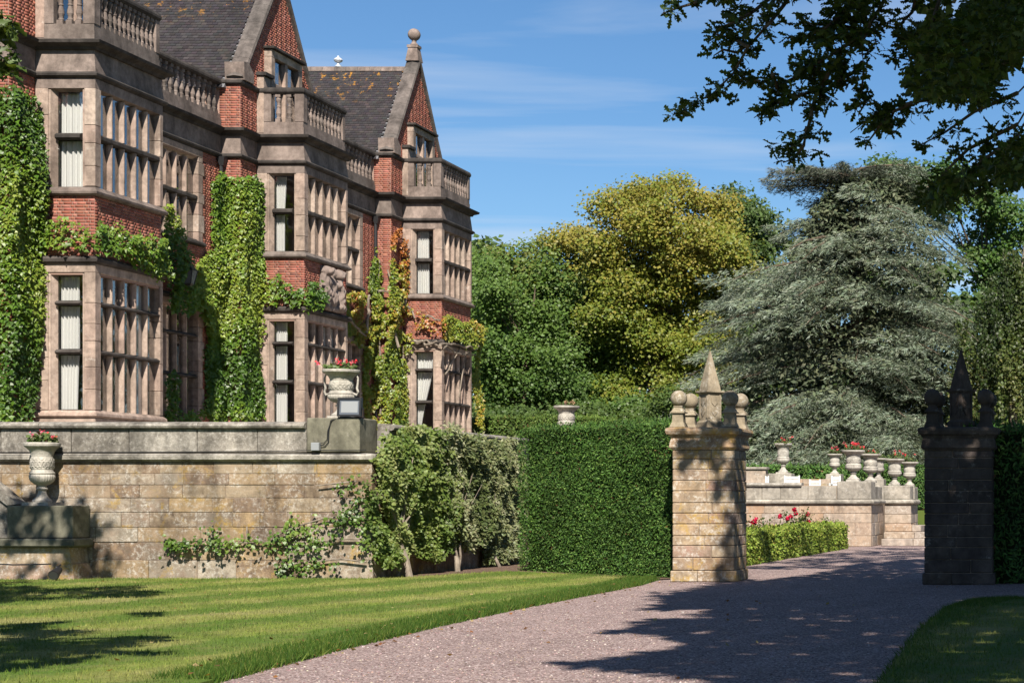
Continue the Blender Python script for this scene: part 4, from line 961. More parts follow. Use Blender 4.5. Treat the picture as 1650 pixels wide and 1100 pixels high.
# ------------------------------------------------------------------ clipped hedges
def hedge(name, label, quad, z0, z1, n, size, cols, bump=.05, wts=None, core=(.012,.02,.008), nsc=1.6, shape=KITE, wide=.42, flat=.55):
    """quad: plan corners counter-clockwise; leaf sprays over the sides and the top of a solid clipped core"""
    H = thing(name, (sum(p[0] for p in quad)/4, sum(p[1] for p in quad)/4, z0), label, 'hedge')
    Q_ = np.array(quad, float); inn = Q_ + .14*(unit(np.roll(Q_,-1,0)-Q_) + unit(np.roll(Q_,1,0)-Q_))
    mb = MB(); mb.add([(x,y,z0-.05) for x,y in inn]+[(x,y,z1-.09) for x,y in inn], [(0,1,2,3)[::-1],(4,5,6,7)]+[(i_,(i_+1)%4,4+(i_+1)%4,4+i_) for i_ in range(4)])
    cm = NT('hedge_core').done(core, .95, .05); mb.build('inner_twigs', cm, H)
    sides = []; tot = 0
    for i_ in range(4):
        a, b = Q_[i_], Q_[(i_+1)%4]; L_ = np.linalg.norm(b-a); d = (b-a)/L_; nn = np.array([d[1], -d[0]])
        if nn[1] < -.05 or nn[0] > .3: sides.append((a, d, L_, nn)); tot += L_*(z1-z0)
    e1, e2 = Q_[1]-Q_[0], Q_[3]-Q_[0]; ta = abs(e1[0]*e2[1]-e1[1]*e2[0]); tot += ta
    PP = []; NN = []; TT = []
    for a, d, L_, nn in sides:
        m_ = int(n*L_*(z1-z0)/tot); s_ = RS.uniform(0, L_, m_); z_ = RS.uniform(z0, z1, m_)
        P = np.stack([a[0]+d[0]*s_, a[1]+d[1]*s_, z_], 1); o_ = bump*snoise(P, nsc, 4) + bump*.5*snoise(P, nsc*4, 9) + RS.uniform(-.06,.02,m_)
        P[:,0] += nn[0]*o_; P[:,1] += nn[1]*o_; PP.append(P)
        NN.append(np.tile([nn[0], nn[1], .35], (m_,1)) + RS.normal(0,flat,(m_,3))); TT.append(np.tile([nn[0]*.5, nn[1]*.5, .25], (m_,1)) + RS.normal(0,.7,(m_,3)))
    m_ = int(n*ta/tot); u_ = RS.uniform(0,1,(m_,2)); P2 = Q_[0]+u_[:,:1]*e1+u_[:,1:]*e2; P = np.stack([P2[:,0],P2[:,1],np.full(m_,z1)],1); P[:,2] += bump*.8*snoise(P,nsc,5)+RS.uniform(-.05,.04,m_)
    PP.append(P); NN.append(np.tile([0,-.3,1.],(m_,1))+RS.normal(0,.5,(m_,3))); TT.append(np.tile([0,0,.5],(m_,1))+RS.normal(0,.7,(m_,3)))
    sh_ = max(60, n//90); u_ = RS.uniform(0,1,(sh_,2)); P2 = Q_[0]+u_[:,:1]*e1+u_[:,1:]*e2; P = np.stack([P2[:,0],P2[:,1],np.full(sh_,z1+.01)],1); P = np.repeat(P,3,0)+RS.normal(0,.02,(sh_*3,3)); P[:,2] += RS.uniform(0,.10,sh_*3)
    PP.append(P); NN.append(RS.normal(0,1,(sh_*3,3))); TT.append(np.tile([0,0,1.],(sh_*3,1))+RS.normal(0,.35,(sh_*3,3)))
    PP = np.vstack(PP); k_ = len(PP)
    C = palette(k_, cols, wts, .25) * (1+.22*snoise(PP, 2.2, 8)[:,None]); br = RS.uniform(size=k_) < .012; C[br] = C[br][:, [1,0,2]]*np.array([.8,.8,.9])
    leaves('clipped_foliage', PP, np.vstack(NN), np.vstack(TT), RS.uniform(.6,1.25,k_)*size, np.clip(C,.003,1), shape, M['needle'], H, wide, 'stuff')
    return H
YEW = [(.022,.055,.013),(.036,.085,.018),(.055,.115,.024),(.085,.155,.034)]
hedge('yew_hedge', 'tall dark green yew hedge clipped square between wall and gate pillar', [(-13.05,41.3),(-8.62,37.35),(-7.9,38.1),(-12.3,42.2)], 0, 3.12, 112000, .067, [(.026,.06,.013),(.043,.094,.018),(.065,.13,.024),(.105,.18,.036)], .055, [.22,.33,.28,.17], nsc=1.5, flat=.75)
hedge('yew_hedge', 'black looking hedge in deep shade behind the right gate pillar', [(-2.75,35.35),(4,35.2),(4,36.6),(-2.75,36.6)], 0, 2.98, 14000, .12, YEW[:3], .04)
hedge('box_hedge', 'low bright green box hedge along the drive beyond the gate', [(-9.45,42),(-8.75,42),(-8.45,60.2),(-9.2,60.2)], 0, .76, 42000, .085, [(.10,.15,.02),(.15,.20,.03),(.19,.23,.04)], .05, None, (.03,.045,.01), 2.4, KITE, .7)
hedge('yew_hedge', 'clipped green hedge on the terrace at the far end of the house', [(-27.5,78),(-21,76.5),(-20,79),(-27.5,80)], 2.1, 4.95, 16000, .16, [(.05,.09,.016),(.075,.12,.02),(.10,.15,.03)], .06)
hedge('yew_hedge', 'dark clipped hedge behind the far terrace urns', [(-15,76),(-4.2,76),(-4.2,77.5),(-15,77.5)], 1.2, 2.9, 16000, .15, YEW[1:], .08)
hedge('box_hedge', 'sliver of bright low hedge beside the far steps', [(-6.3,69),(-4.5,69),(-4.5,70),(-6.3,70)], 0, .85, 4000, .1, [(.12,.17,.02),(.17,.21,.03)], .03, None, (.03,.045,.01), 2.4, KITE, .7)

# ------------------------------------------------------------------ far terrace
YF = 63.0; zf = lambda v, y_=YF: EYE+(CV-v)/F*y_; xf = lambda u, y_=YF: (u-CU)/F*y_
ft = thing('far_terrace_wall', (-11, YF, 0), 'pale sandstone terrace wall with a projecting course beyond the gate', 'wall')
xr = xf(1404)
mb = MB(); mb.box(-14.6, xr-.02, YF+.02, YF+.5, -.03, zf(781)-.02); mb.box(xr-.5, xr-.021, YF+.5, 70, -.03, 1.5); mb.build('mortar_core', M['mortar'], ft)
zs2 = [0, zf(863), zf(842), zf(827), zf(813)]
coursed(ft, 0, YF, -14.5, xr, zs2, .25, M['far'], 31, .55, 1.2); coursed(ft, 1, xr, YF+.255, 66.2, zs2, .25, M['far'], 32, .6, 1.2, sgn=1)
moulding('string_course', ft, M['farcap'], (-14.5, YF, xr, 66.2), [(-.2,zf(813)+.003),(.03,zf(813)+.003),(.10,zf(813)+.06),(.11,zf(813)+.12),(.04,zf(804)),(-.2,zf(804))])
cu = [-14.5,-13.0,-11.7,xf(1258),xf(1302),xf(1348)]
for a, b in zip(cu, cu[1:]): cbox('parapet_block', a+.005, b-.005, YF-.02, YF+.35, zf(804)+.002, zf(783), M['farcap'], ft, .012)
mb = MB(); prf = [(YF-.09,0),(YF-.11,.05),(YF-.06,.11),(YF+.4,.12),(YF+.4,0)]
mb.prism([(a, zf(783)+.003+b) for a, b in prf], 0, -14.5, xf(1292)); mb.build('coping_stone', M['farcap'], ft)
cbox('corner_pedestal', xf(1349), xr, YF-.04, YF+1.1, zf(804)+.002, zf(775), M['farcap'], ft, .02)
cbox('parapet_block', xr-.4, xr-.02, YF+1.11, 66.2, zf(804)+.002, zf(783), M['farcap'], ft)
# second pier beyond the steps
YF2 = 67.0
fp = thing('stair_pier', (xf(1445,YF2), YF2, 0), 'pale stone pier and parapet on the far side of the terrace steps', 'wall')
xa, xb = xf(1424,YF2), xf(1468,YF2)
mb = MB(); mb.box(xa+.02, xb-.02, YF2+.02, YF2+2.4, -.03, 1.6); mb.build('mortar_core', M['mortar'], fp)
zs3 = [0, .38, .74, 1.06, zf(813,YF2)]
coursed(fp, 0, YF2, xa, xb, zs3, .25, M['far'], 41, .4, .8); coursed(fp, 1, xb, YF2+.255, YF2+2.4, zs3, .25, M['far'], 42, .5, 1.0, sgn=1)
moulding('string_course', fp, M['farcap'], (xa-.1, YF2, xb, YF2+2.4), [(-.2,zf(813,YF2)+.003),(.03,zf(813,YF2)+.003),(.11,zf(813,YF2)+.07),(.11,zf(813,YF2)+.13),(.03,zf(804,YF2)),(-.2,zf(804,YF2))])
cbox('parapet_block', xa, xb-.03, YF2-.02, YF2+1.0, zf(804,YF2)+.002, zf(782,YF2), M['farcap'], fp, .02); cbox('parapet_block', xb-.6, xb-.0, YF2+1.3, YF2+2.4, zf(804,YF2)+.002, zf(784,YF2), M['farcap'], fp, .02)
st = thing('stone_steps', (xf(1455,65), 65, 0), 'three broad stone steps at the foot of the far terrace pier', 'steps')
for k_, (u0, u1, v0, v1, yy) in enumerate(((1420,1494,882,868,63.6),(1424,1494,867.5,857,64.6),(1426,1484,856,846,65.6))):
    zb, zt_ = 0 if k_ == 0 else EYE+(CV-v0)/F*yy, EYE+(CV-v1)/F*yy
    xm_ = xf((u0+u1)/2+14, yy)
    cbox('step', xf(u0,yy), xm_-.004, yy, yy+1.6, zb, zt_, M['far'], st, .02); cbox('step', xm_+.004, xf(u1,yy), yy, yy+1.6, zb, zt_, M['far'], st, .02)
# urns on the far terrace
NSEG = 64
far_urns = [
 (1262, 763, 714, 72.0, 'pale urn with red flowers alone on a low plinth near the left gate pillar'),
 (1345, 764, 731, 74.5, 'smaller far urn just left of the big corner urn'),
 (1375, 775, 725, 63.5, 'biggest urn on the corner of the far terrace wall with red flowers'),
 (1402.5, 777, 731, 65.0, 'broad urn directly right of the big corner urn on the far wall'),
 (1416, 772, 738, 75.0, 'tiny urn half hidden behind the broad far urn'),
 (1441.5, 781.5, 739, 67.4, 'urn on the stair pier left of the last urn'),
 (1465.5, 783.5, 744, 68.8, 'last urn to the right, beside the dark gate pillar')]
for k_, (u, vb, vt, yy, lab) in enumerate(far_urns):
    b = at(u, vb, yy); h = (vb-vt)/F*yy
    U = urn(b.x, b.y, b.z, h/.965, lab, M['pale'], False, 'urns on the far terrace', rr=.34 if k_ != 0 else .27, frieze=k_ in (2,3))
    flowers(b.x, b.y, b.z+h*.93, .3*h, lab.replace('urn', 'urn planting', 1).replace('pale ', 'flowers of the pale ') if False else
            ['red flowers above the lone urn near the left pillar','few red blooms in the smaller far urn','dense red flowers on the big corner urn','one red bloom on the broad far urn','green tuft in the tiny half hidden urn','red flowers in the urn on the stair pier','green planting in the last urn by the dark pillar'][k_],
            [5,4,14,4,1,6,1][k_], .26, None, 160)
for u, yy, vb, vt, wd_, lab in ((1258,72.0,774,762.5,.95,'low pale stone plinth under the lone far urn'),(1345,74.5,774,763.5,.6,'small far plinth under the smaller urn'),(1416,75,785,771.5,.5,'slim far plinth under the tiny urn')):
    b = at(u, vb, yy); tp = thing('urn_plinth', (b.x,b.y,1.2), lab, 'plinth', 'plinths of the far urns')
    cbox('plinth_block', b.x-wd_/2, b.x+wd_/2, b.y-.4, b.y+.4, 1.2, EYE+(CV-vt)/F*yy-.002, M['farcap'], tp, .02); cbox('plinth_base', b.x-wd_/2-.06, b.x+wd_/2+.06, b.y-.46, b.y+.46, 1.15, 1.45, M['farcap'], tp, .02)
b = at(1226, 770, 71.0); lw = thing('low_parapet', (b.x, 71, 1.2), 'low stone parapet behind the far terrace wall near the left pillar', 'wall')
cbox('parapet_block', b.x-1.2, b.x+.18, 71, 71.5, 1.2, EYE+(CV-756)/F*71, M['far'], lw); cbox('coping_stone', b.x-1.25, b.x+.23, 70.93, 71.57, EYE+(CV-756)/F*71+.002, EYE+(CV-752)/F*71, M['farcap'], lw)
b = at(1300, 773, 73.0); lw = thing('low_parapet', (b.x, 73, 1.2), 'low orange brick wall behind the white garden seats', 'wall')
for r_ in range(4):
    for k_ in range(6): cbox('brick_block', b.x-1.0+k_*.36+(r_%2)*.12, b.x-.645+k_*.36+(r_%2)*.12, 73, 73.3, 1.6+r_*.2, 1.795+r_*.2, M['far'] if (k_+r_)%3 else M['pillar'], lw, .008)
# white garden seats
def seat(u, yy, vt, label, wd_=.62, rot=0):
    b = at(u, vt, yy); zt_ = b.z; s = thing('garden_seat', (b.x, b.y, zt_-.95), label, 'garden seat', 'white garden seats on the far terrace')
    x0_, x1_ = b.x-wd_/2, b.x+wd_/2
    for k_ in range(3): cbox('back_slat', x0_+.05, x1_-.05, b.y, b.y+.03, zt_-.14-k_*.13, zt_-.04-k_*.13, M['white'], s, .006)
    for xx in (x0_, x1_-.05): cbox('post', xx, xx+.05, b.y-.01, b.y+.05, zt_-.95, zt_, M['white'], s, .006); cbox('leg', xx, xx+.05, b.y-.52, b.y-.47, zt_-.95, zt_-.32, M['white'], s, .006); cbox('armrest', xx-.01, xx+.06, b.y-.53, b.y-.012, zt_-.318, zt_-.28, M['white'], s, .006)
    cbox('seat', x0_+.01, x1_-.01, b.y-.5, b.y-.015, zt_-.55, zt_-.5, M['white'], s, .006)
seat(1276, 68, 765.5, 'wide white slatted garden seat behind the far wall', .58); seat(1313, 67, 772, 'low white garden seat in the middle of the three', .42); seat(1347, 67.5, 766, 'white slatted garden seat beside the big corner urn', .34)
seat(1236, 69, 766.5, 'white seat end peeping out beside the low parapet', .14)

# ------------------------------------------------------------------ roses
def rose(u, y_, vt, label, reds, wd_):
    b = at(u, vt, y_); z1_ = b.z; R_ = thing('rose_bush', (b.x, y_, .03), label, 'rose bush', 'rose bushes behind the low hedge')
    mb = MB(); tips = []
    for k_ in range(9):
        t_ = Vector((b.x+random.uniform(-wd_,wd_), y_+random.uniform(-.3,.3), z1_*random.uniform(.75,1))); tips.append(t_)
        mb.tube([(b.x+random.uniform(-.1,.1), y_, .0), (b.x+(t_.x-b.x)*.5, y_+(t_.y-y_)*.5, z1_*.5), t_], [.014,.011,.006], 5)
    mb.build('stems', M['verge_stem'], R_)['kind'] = 'stuff'
    n_ = 700; i_ = RS.randint(0,9,n_); f_ = RS.uniform(.35,1,n_)[:,None]; T_ = np.array([tuple(x) for x in tips]); P = np.array([b.x,y_,0])*(1-f_)+T_[i_]*f_ + RS.normal(0,.11,(n_,3))
    leaves('foliage', P, RS.normal(size=(n_,3))+np.array([0,-.5,.8]), RS.normal(size=(n_,3)), RS.uniform(.05,.09,n_), palette(n_, [(.05,.08,.02),(.08,.11,.03),(.12,.06,.035)], [.5,.35,.15]), KITE, M['leaf'], R_, 1.1, 'stuff')
    for (uu, vv) in reds:
        c0 = at(uu, vv, y_-.1); m_ = 40; d = unit(RS.normal(size=(m_,3))); P = np.array(c0)+d*RS.uniform(.02,.07,(m_,1))
        leaves('bloom', P, d+RS.normal(0,.3,(m_,3)), np.cross(d, RS.normal(size=(m_,3))), RS.uniform(.05,.075,m_), palette(m_, [(.50,.012,.05),(.40,.008,.035),(.58,.03,.09)]), KITE, M['petal'], R_, 1.4, 'stuff')
rose(1271, 57.5, 822, 'tall rose bush with several dark red blooms near the middle of the hedge', [(1280,821),(1257,832),(1269,835),(1275,832),(1282,827),(1301,828),(1303,841)], .75)
rose(1221, 52.5, 838, 'rose bush with dark red blooms beside the left gate pillar', [(1213,841),(1217,837),(1246,849)], .4)
rose(1310, 59.5, 840, 'sparse rose bush at the far end of the low hedge', [], .5)
# ------------------------------------------------------------------ creepers on the house
GREEN = [(.045,.095,.010),(.078,.145,.014),(.12,.185,.02),(.17,.22,.028)]
AUT = [(.07,.12,.016),(.13,.18,.02),(.19,.21,.025),(.24,.19,.024),(.30,.11,.03)]
def patch(plane, val, poly, dens, thick, rag=5, hole=-9):
    """leaves on a wall plane ('x' or 'y' = val); the outline is given as sight-line corners and lies on that plane"""
    pts = [onX(u, v, val) if plane == 'x' else at(u, v, val) for u, v in poly]
    a_ = np.array([p.y if plane == 'x' else p.x for p in pts]); z_ = np.array([p.z for p in pts])
    ar = (a_.max()-a_.min())*(z_.max()-z_.min()); n = int(ar*dens)
    a = RS.uniform(a_.min()-.2, a_.max()+.2, n); z = RS.uniform(z_.min()-.2, z_.max()+.2, n)
    Pn = np.stack([a, z, np.zeros(n)], 1)
    ja = a + .10*snoise(Pn, rag, 3) + RS.normal(0,.05,n); jz = z + .10*snoise(Pn, rag, 6) + RS.normal(0,.05,n)
    k = inpoly(ja, jz, list(zip(a_, z_))) & (snoise(Pn, 4.2, 61) + .5*snoise(Pn, 9, 62) > hole); a, z = a[k], z[k]; n = len(a); Pn = Pn[k]
    off = thick*(.45+.45*snoise(Pn, 3.2, 12)) * RS.uniform(.25,1,n) + .03
    nv = np.array([1,0,0]) if plane == 'x' else np.array([0,-1,0])
    P = (np.stack([np.full(n,val), a, z],1) if plane == 'x' else np.stack([a, np.full(n,val), z],1)) + nv*off[:,None]
    return P, np.tile([.55,-.7,.2] if plane == 'x' else [.1,-1,0], (n,1))
def creeper(label, patches, cols, size=.105, wts=None, stems=None, thick_n=.0, gr='creepers on the house front'):
    PP = []; NN = []
    for p in patches:
        P, N = patch(*p); PP.append(P); NN.append(N)
    P = np.vstack(PP); N = np.vstack(NN); n = len(P)
    I = thing('wall_creeper', (P[:,0].mean(), P[:,1].mean(), P[:,2].min()), label, 'creeper', gr)
    Nn = N + np.array([0,0,.55]) + RS.normal(0,.38,(n,3)); T = np.tile([0,0,-1.],(n,1)) + RS.normal(0,.5,(n,3)) + N*.2
    C = palette(n, cols, wts, .2, None if wts is not None else snoise(P, 1.7, 21)*.9)
    leaves('foliage', P, Nn, T, RS.uniform(.5,1.35,n)*size, C, IVYL, M['ivy'], I, 1.0, 'stuff')
    if stems:
        mb = MB()
        for pts, r in stems: mb.tube(pts, [r*(1-.5*i_/len(pts)) for i_ in range(len(pts))], 6)
        mb.build('stems', M['palebark'], I)['kind'] = 'stuff'
    return I
D = 760
creeper('thick green creeper covering the brick at the left edge of the house', [
  ('y', 44.8, [(-60,140),(18,140),(30,160),(24,690),(-60,690)], D, .4),
  ('x', -26.45, [(10,142),(38,150),(60,165),(63,240),(60,300),(66,345),(66,500),(62,600),(50,655),(28,690),(8,690)], D*1.2, .4),
  ('y', 45.93, [(56,180),(66,205),(63,250),(58,290),(70,345),(74,400),(72,450),(66,480),(62,540),(58,560)], D, .28)], GREEN)
creeper('green creeper garland along the brick band of the nearest bay', [
  ('y', 45.97, [(62,352),(85,350),(112,358),(150,366),(150,404),(128,396),(100,404),(78,396),(62,398)], D, .35),
  ('x', XB+.0, [(146,364),(175,366),(205,374),(235,386),(262,394),(266,450),(235,440),(205,428),(195,412),(170,402),(146,404)], D*1.3, .4),
  ('x', XM+.25, [(262,335),(275,330),(284,395),(296,425),(290,450),(330,470),(338,490),(300,500),(262,496)], D*1.2, .5),
  ('x', XM+.03, [(262,600),(280,602),(286,640),(280,676),(262,676)], D, .3), ('x', XM+.1, [(262,660),(340,664),(345,678),(262,678)], D, .3)], GREEN)
creeper('tall block of bright green creeper on the brick pier before the middle bay', [
  ('x', XM+.02, [(336,290),(345,280),(358,280),(358,676),(328,676),(332,600),(330,540),(322,520),(316,485),(310,450),(320,420),(334,405),(336,350)], D*2.0, .4),
  ('y', 56.86, [(352,282),(366,284),(388,290),(396,300),(396,676),(350,676)], D*1.3, .4),
  ('x', XG+.0, [(384,284),(405,286),(414,300),(420,340),(418,420),(424,480),(423,560),(416,640),(412,676),(384,676)], D*1.5, .35),
  ('y', 57.95, [(412,300),(422,340),(418,400),(426,450),(428,520),(422,590),(418,640),(412,676)], D, .2)], GREEN[:1]+GREEN[1:])
creeper('short green creeper spray across the brick of the middle bay', [
  ('y', 57.95, [(424,452),(445,448),(470,458),(492,462),(492,492),(462,488),(430,488)], D, .3),
  ('x', XB+.0, [(488,462),(505,458),(516,470),(514,496),(500,498),(488,492)], D*1.4, .3)], GREEN, .12)
def gnarl(u0, v0, u1, v1, plane, val, n=7, amp=.12):
    f_ = (lambda u, v: onX(u, v, val)) if plane == 'x' else (lambda u, v: at(u, v, val))
    a, b = f_(u0,v0), f_(u1,v1); out = []
    for i_ in range(n):
        t_ = i_/(n-1); p = a*(1-t_)+b*t_; out.append(p+Vector((random.uniform(.02,.14) if plane == 'x' else random.uniform(-amp,amp)*.7, (random.uniform(-amp,amp) if plane == 'x' else -random.uniform(.02,.14)), random.uniform(-amp,amp))))
    return out
st_ = [(gnarl(586,540,592,470,'x',XM+.2),.07),(gnarl(592,470,632,474,'y',68.7),.06),(gnarl(560,520,586,545,'x',XM+.3),.05),
       (gnarl(640,690,645,560,'x',XG),.06),(gnarl(645,560,628,430,'y',68.75),.05),(gnarl(615,690,612,420,'y',68.8),.04),(gnarl(650,480,672,512,'y',69.9),.05)]
creeper('yellowing and reddish creeper climbing the pier before the far bay', [
  ('x', XM+.05, [(545,480),(565,470),(590,480),(598,410),(606,400),(612,440),(612,690),(590,690),(586,640),(582,560),(556,540),(546,520)], D*1.5, .3, 5, -.25),
  ('y', 68.80, [(596,412),(612,402),(618,440),(608,480),(634,490),(634,690),(588,690),(592,560),(582,520),(596,480)], D*1.3, .4, 5, -.25),
  ('x', XG+.02, [(626,385),(640,370),(648,400),(652,470),(656,540),(662,600),(658,690),(628,690),(622,600),(620,500),(626,450)], D*1.3, .35, 5, -.25),
  ('y', 69.9, [(648,400),(656,470),(666,500),(690,512),(692,530),(668,530),(660,560),(656,690),(648,690)], D, .25, 5, -.25)], AUT, .11, None, st_)
st2 = [(gnarl(668,548,712,560,'y',69.88,8,.08),.06),(gnarl(668,556,705,548,'y',69.88,8,.1),.05),(gnarl(705,552,768,560,'x',XB+.12,9,.1),.055),(gnarl(708,560,762,572,'x',XB+.1,9,.12),.04),(gnarl(680,512,712,514,'y',69.86,7,.1),.05),(gnarl(716,600,740,560,'x',XB+.02,6,.1),.03),(gnarl(735,640,748,565,'x',XB+.02,6,.1),.03)]
creeper('bare stemmed red and yellow creeper draped over the far bay', [
  ('x', XB+.02, [(706,515),(722,510),(740,520),(765,520),(770,545),(758,556),(735,548),(712,545)], D*1.4, .4),
  ('y', 69.86, [(672,514),(690,512),(712,520),(712,536),(690,532),(672,530)], D*.5, .2),
  ('x', XB-.2, [(764,520),(771,530),(771,600),(768,690),(763,690),(763,560)], D*1.5, .4)], AUT[1:], .11, None, st2)

# ------------------------------------------------------------------ shrubs trained on the terrace wall
def wall_shrub(label, poly, cols, n, trunk, size, thick, shape=KITE, wide=.8, wires=None):
    pts = [onX(u, v, XW+.04) for u, v in poly]; a_ = np.array([p.y for p in pts]); z_ = np.array([p.z for p in pts])
    a = RS.uniform(a_.min()-.2, a_.max()+.2, n*2); z = RS.uniform(max(.1, z_.min()-.2), z_.max()+.2, n*2); Pn = np.stack([a, z, a*0],1)
    k = inpoly(a+.25*snoise(Pn,3,31)+RS.normal(0,.08,n*2), z+.18*snoise(Pn,4,32)+RS.normal(0,.06,n*2), list(zip(a_,z_)))
    k &= snoise(Pn, 4.5, 51) > -.88
    a, z, Pn = a[k], z[k], Pn[k]; m_ = len(a)
    off = thick*np.clip(.62+.22*snoise(Pn, 2.6, 33)+.2*snoise(Pn,8,35), .1, 1.2)*RS.uniform(.3,1,m_)+.04
    P = np.stack([XW+off, a, z], 1); S_ = thing('wall_shrub', (XW+.3, a.mean(), .02), label, 'shrub', 'shrubs trained on the terrace wall')
    N = np.tile([.55,-.65,.5],(m_,1))+RS.normal(0,.55,(m_,3)); T = np.tile([.3,-.2,-.1],(m_,1))+RS.normal(0,.8,(m_,3))
    leaves('foliage', P, N, T, RS.uniform(.6,1.3,m_)*size, palette(m_, cols, None, .2, snoise(P,2.2,37)*.8), shape, M['leaf'], S_, wide, 'stuff')
    mb = MB()
    for (u0,v0,u1,v1,r) in trunk:
        A, B_ = onX(u0,v0,XW+.45), onX(u1,v1,XW+.25); A.z = 0
        mid = (A+B_)/2+Vector((random.uniform(-.05,.05), random.uniform(-.1,.1), 0)); mb.tube([A, mid, B_], [r, r*.85, r*.6], 8)
        for q_ in range(6):
            e = B_+Vector((random.uniform(0,.12), random.uniform(-1.2,1.2), random.uniform(.4,1.9))); mb.tube([B_, (B_+e)/2+Vector((0,random.uniform(-.15,.15),.1)), e], [r*.5, r*.3, r*.12], 5)
    mb.build('trunk', M['palebark'], S_)
SG = [(.075,.115,.025),(.115,.17,.035),(.16,.215,.05),(.21,.25,.085)]
GG = [(.095,.125,.04),(.14,.17,.065),(.195,.22,.10),(.27,.285,.16)]
wall_shrub('bright green shrub trained round the corner of the terrace wall', [(578,790),(606,735),(612,690),(680,690),(712,702),(722,800),(705,880),(650,885),(610,905),(592,860)], SG, 22000, [(660,925,645,875,.075)], .088, .42)
wall_shrub('grey green shrub in the middle of the receding terrace wall', [(685,692),(790,703),(795,760),(790,850),(760,882),(705,878),(695,800)], GG, 17000, [(738,920,732,880,.06),(738,921,740,870,.03)], .095, .42, KITE, .55)
wall_shrub('silvery shrub at the dark end of the wall next to the tall hedge', [(770,705),(832,715),(832,905),(800,910),(775,900),(782,800)], GG[1:], 17000, [(806,915,800,880,.04)], .10, .38, KITE, .5)
# espaliered branches on the front wall
es = thing('espalier_shrub', (-15.6, YW-.1, 0), 'espaliered leafy branches spread flat along the front of the terrace wall', 'shrub')
runs = [[(590,868),(545,868),(500,873),(440,872),(395,874),(330,872),(268,872)], [(590,905),(550,900),(500,905),(440,910)], [(590,830),(555,832),(520,835),(470,850),(440,866)], [(575,775),(545,778),(512,782)], [(590,800),(570,810),(545,850)], [(340,872),(343,845)],[(398,872),(398,848)], [(470,850),(465,826)],[(545,832),(545,815)]]
mb = MB(); PP = []
for r_ in runs:
    pts = [at(u, v, YW-.09) for u, v in r_]; mb.tube(pts, [.022*(1-.5*i_/len(pts)) for i_ in range(len(pts))], 6)
    for a, b in zip(pts, pts[1:]):
        m_ = max(4, int((b-a).length*105)); f_ = RS.uniform(0,1,m_)[:,None]; P = np.array(a)*(1-f_)+np.array(b)*f_
        g = snoise(P, 4.5, 41); keep = g > -.15
        P = P + np.stack([RS.normal(0,.07,m_), -np.abs(RS.normal(0.05,.07,m_)), RS.normal(-.05,.075,m_)*(1+.6*g)], 1); PP.append(P[keep])
for (u0,u1,v0,v1,m_) in ((462,552,826,876,110),(445,550,897,918,70),(268,320,865,882,80),(345,415,862,884,70),(582,604,790,900,130)):
    P = np.array([tuple(at(random.uniform(u0,u1), random.gauss((v0+v1)/2,(v1-v0)/4), YW-.06-abs(random.gauss(0,.12)))) for _ in range(m_)]); PP.append(P[snoise(P,3.8,43) > -.3])
mb.build('branches', M['palebark'], es)
P = np.vstack(PP); P = P[P[:,2] > .06]; m_ = len(P)
leaves('foliage', P, np.tile([.1,-1,.45],(m_,1))+RS.normal(0,.45,(m_,3)), np.tile([0,-.2,-1.],(m_,1))+RS.normal(0,.55,(m_,3)), RS.uniform(.05,.10,m_), palette(m_, [(.05,.095,.014),(.08,.14,.02),(.12,.18,.03)], None, .2, snoise(P,3,44)), KITE, M['ivy'], es, 1.0, 'stuff')

# ------------------------------------------------------------------ trees
def crown_cloud(lobes, n, size, cols, seed=0, up=.55, jit=.28, droop=.3, per=30, spread=.36):
    """twigs of leaves scattered over the lobes of a crown"""
    L_ = np.array(lobes, float); rs = RS; m = n//per
    wgt = L_[:,3]**2; i_ = rs.choice(len(L_), m, p=wgt/wgt.sum())
    d = unit(rs.normal(size=(m,3)) + np.array([.1,-.75,.35])); r = L_[i_,3]*(rs.uniform(.25,1.12,m)**.5)
    Pc = L_[i_,:3] + d*r[:,None]*np.array([1,1,.8]); Pc += .35*np.stack([snoise(Pc,1.1,seed+1),snoise(Pc,1.1,seed+2),snoise(Pc,1.1,seed+3)],1)
    P = np.repeat(Pc, per, 0) + rs.normal(0, spread, (m*per,3))*np.array([1,1,.55]); d = np.repeat(d, per, 0); n = m*per
    N = d*.35 + np.array([.03,-.35,up]) + rs.normal(0,jit+.22,(n,3)); T = d*.5 + np.array([0,0,-droop]) + rs.normal(0,.6,(n,3))
    nz = snoise(P, .55, seed+5)*.55 + np.repeat(rs.normal(0,.3,m), per) + .25*(P[:,2]-P[:,2].mean())/max(1,P[:,2].std())*.6
    C = palette(n, cols, None, .10, nz)
    return P, N, T, rs.uniform(.65,1.25,n)*size, C
def envelope(cx, cy, z0, z1, prof, nl, rl, seed, yscale=1.0):
    """lobes of foliage filling a crown: prof gives the half width at heights 0..1"""
    rs = random.Random(seed); out = []
    hs, ws = [p[0] for p in prof], [p[1] for p in prof]
    while len(out) < nl:
        h = rs.uniform(0,1); w_ = np.interp(h, hs, ws)
        if rs.uniform(0,max(ws)) > w_: continue
        a = rs.uniform(0, 6.283); q_ = max(0, (rs.uniform(0,1)**.42)*w_ - rl*.35)
        out.append((cx+q_*math.cos(a), cy+q_*math.sin(a)*yscale, z0+(z1-z0)*h, rl*rs.uniform(.6,1.3)))
    return out
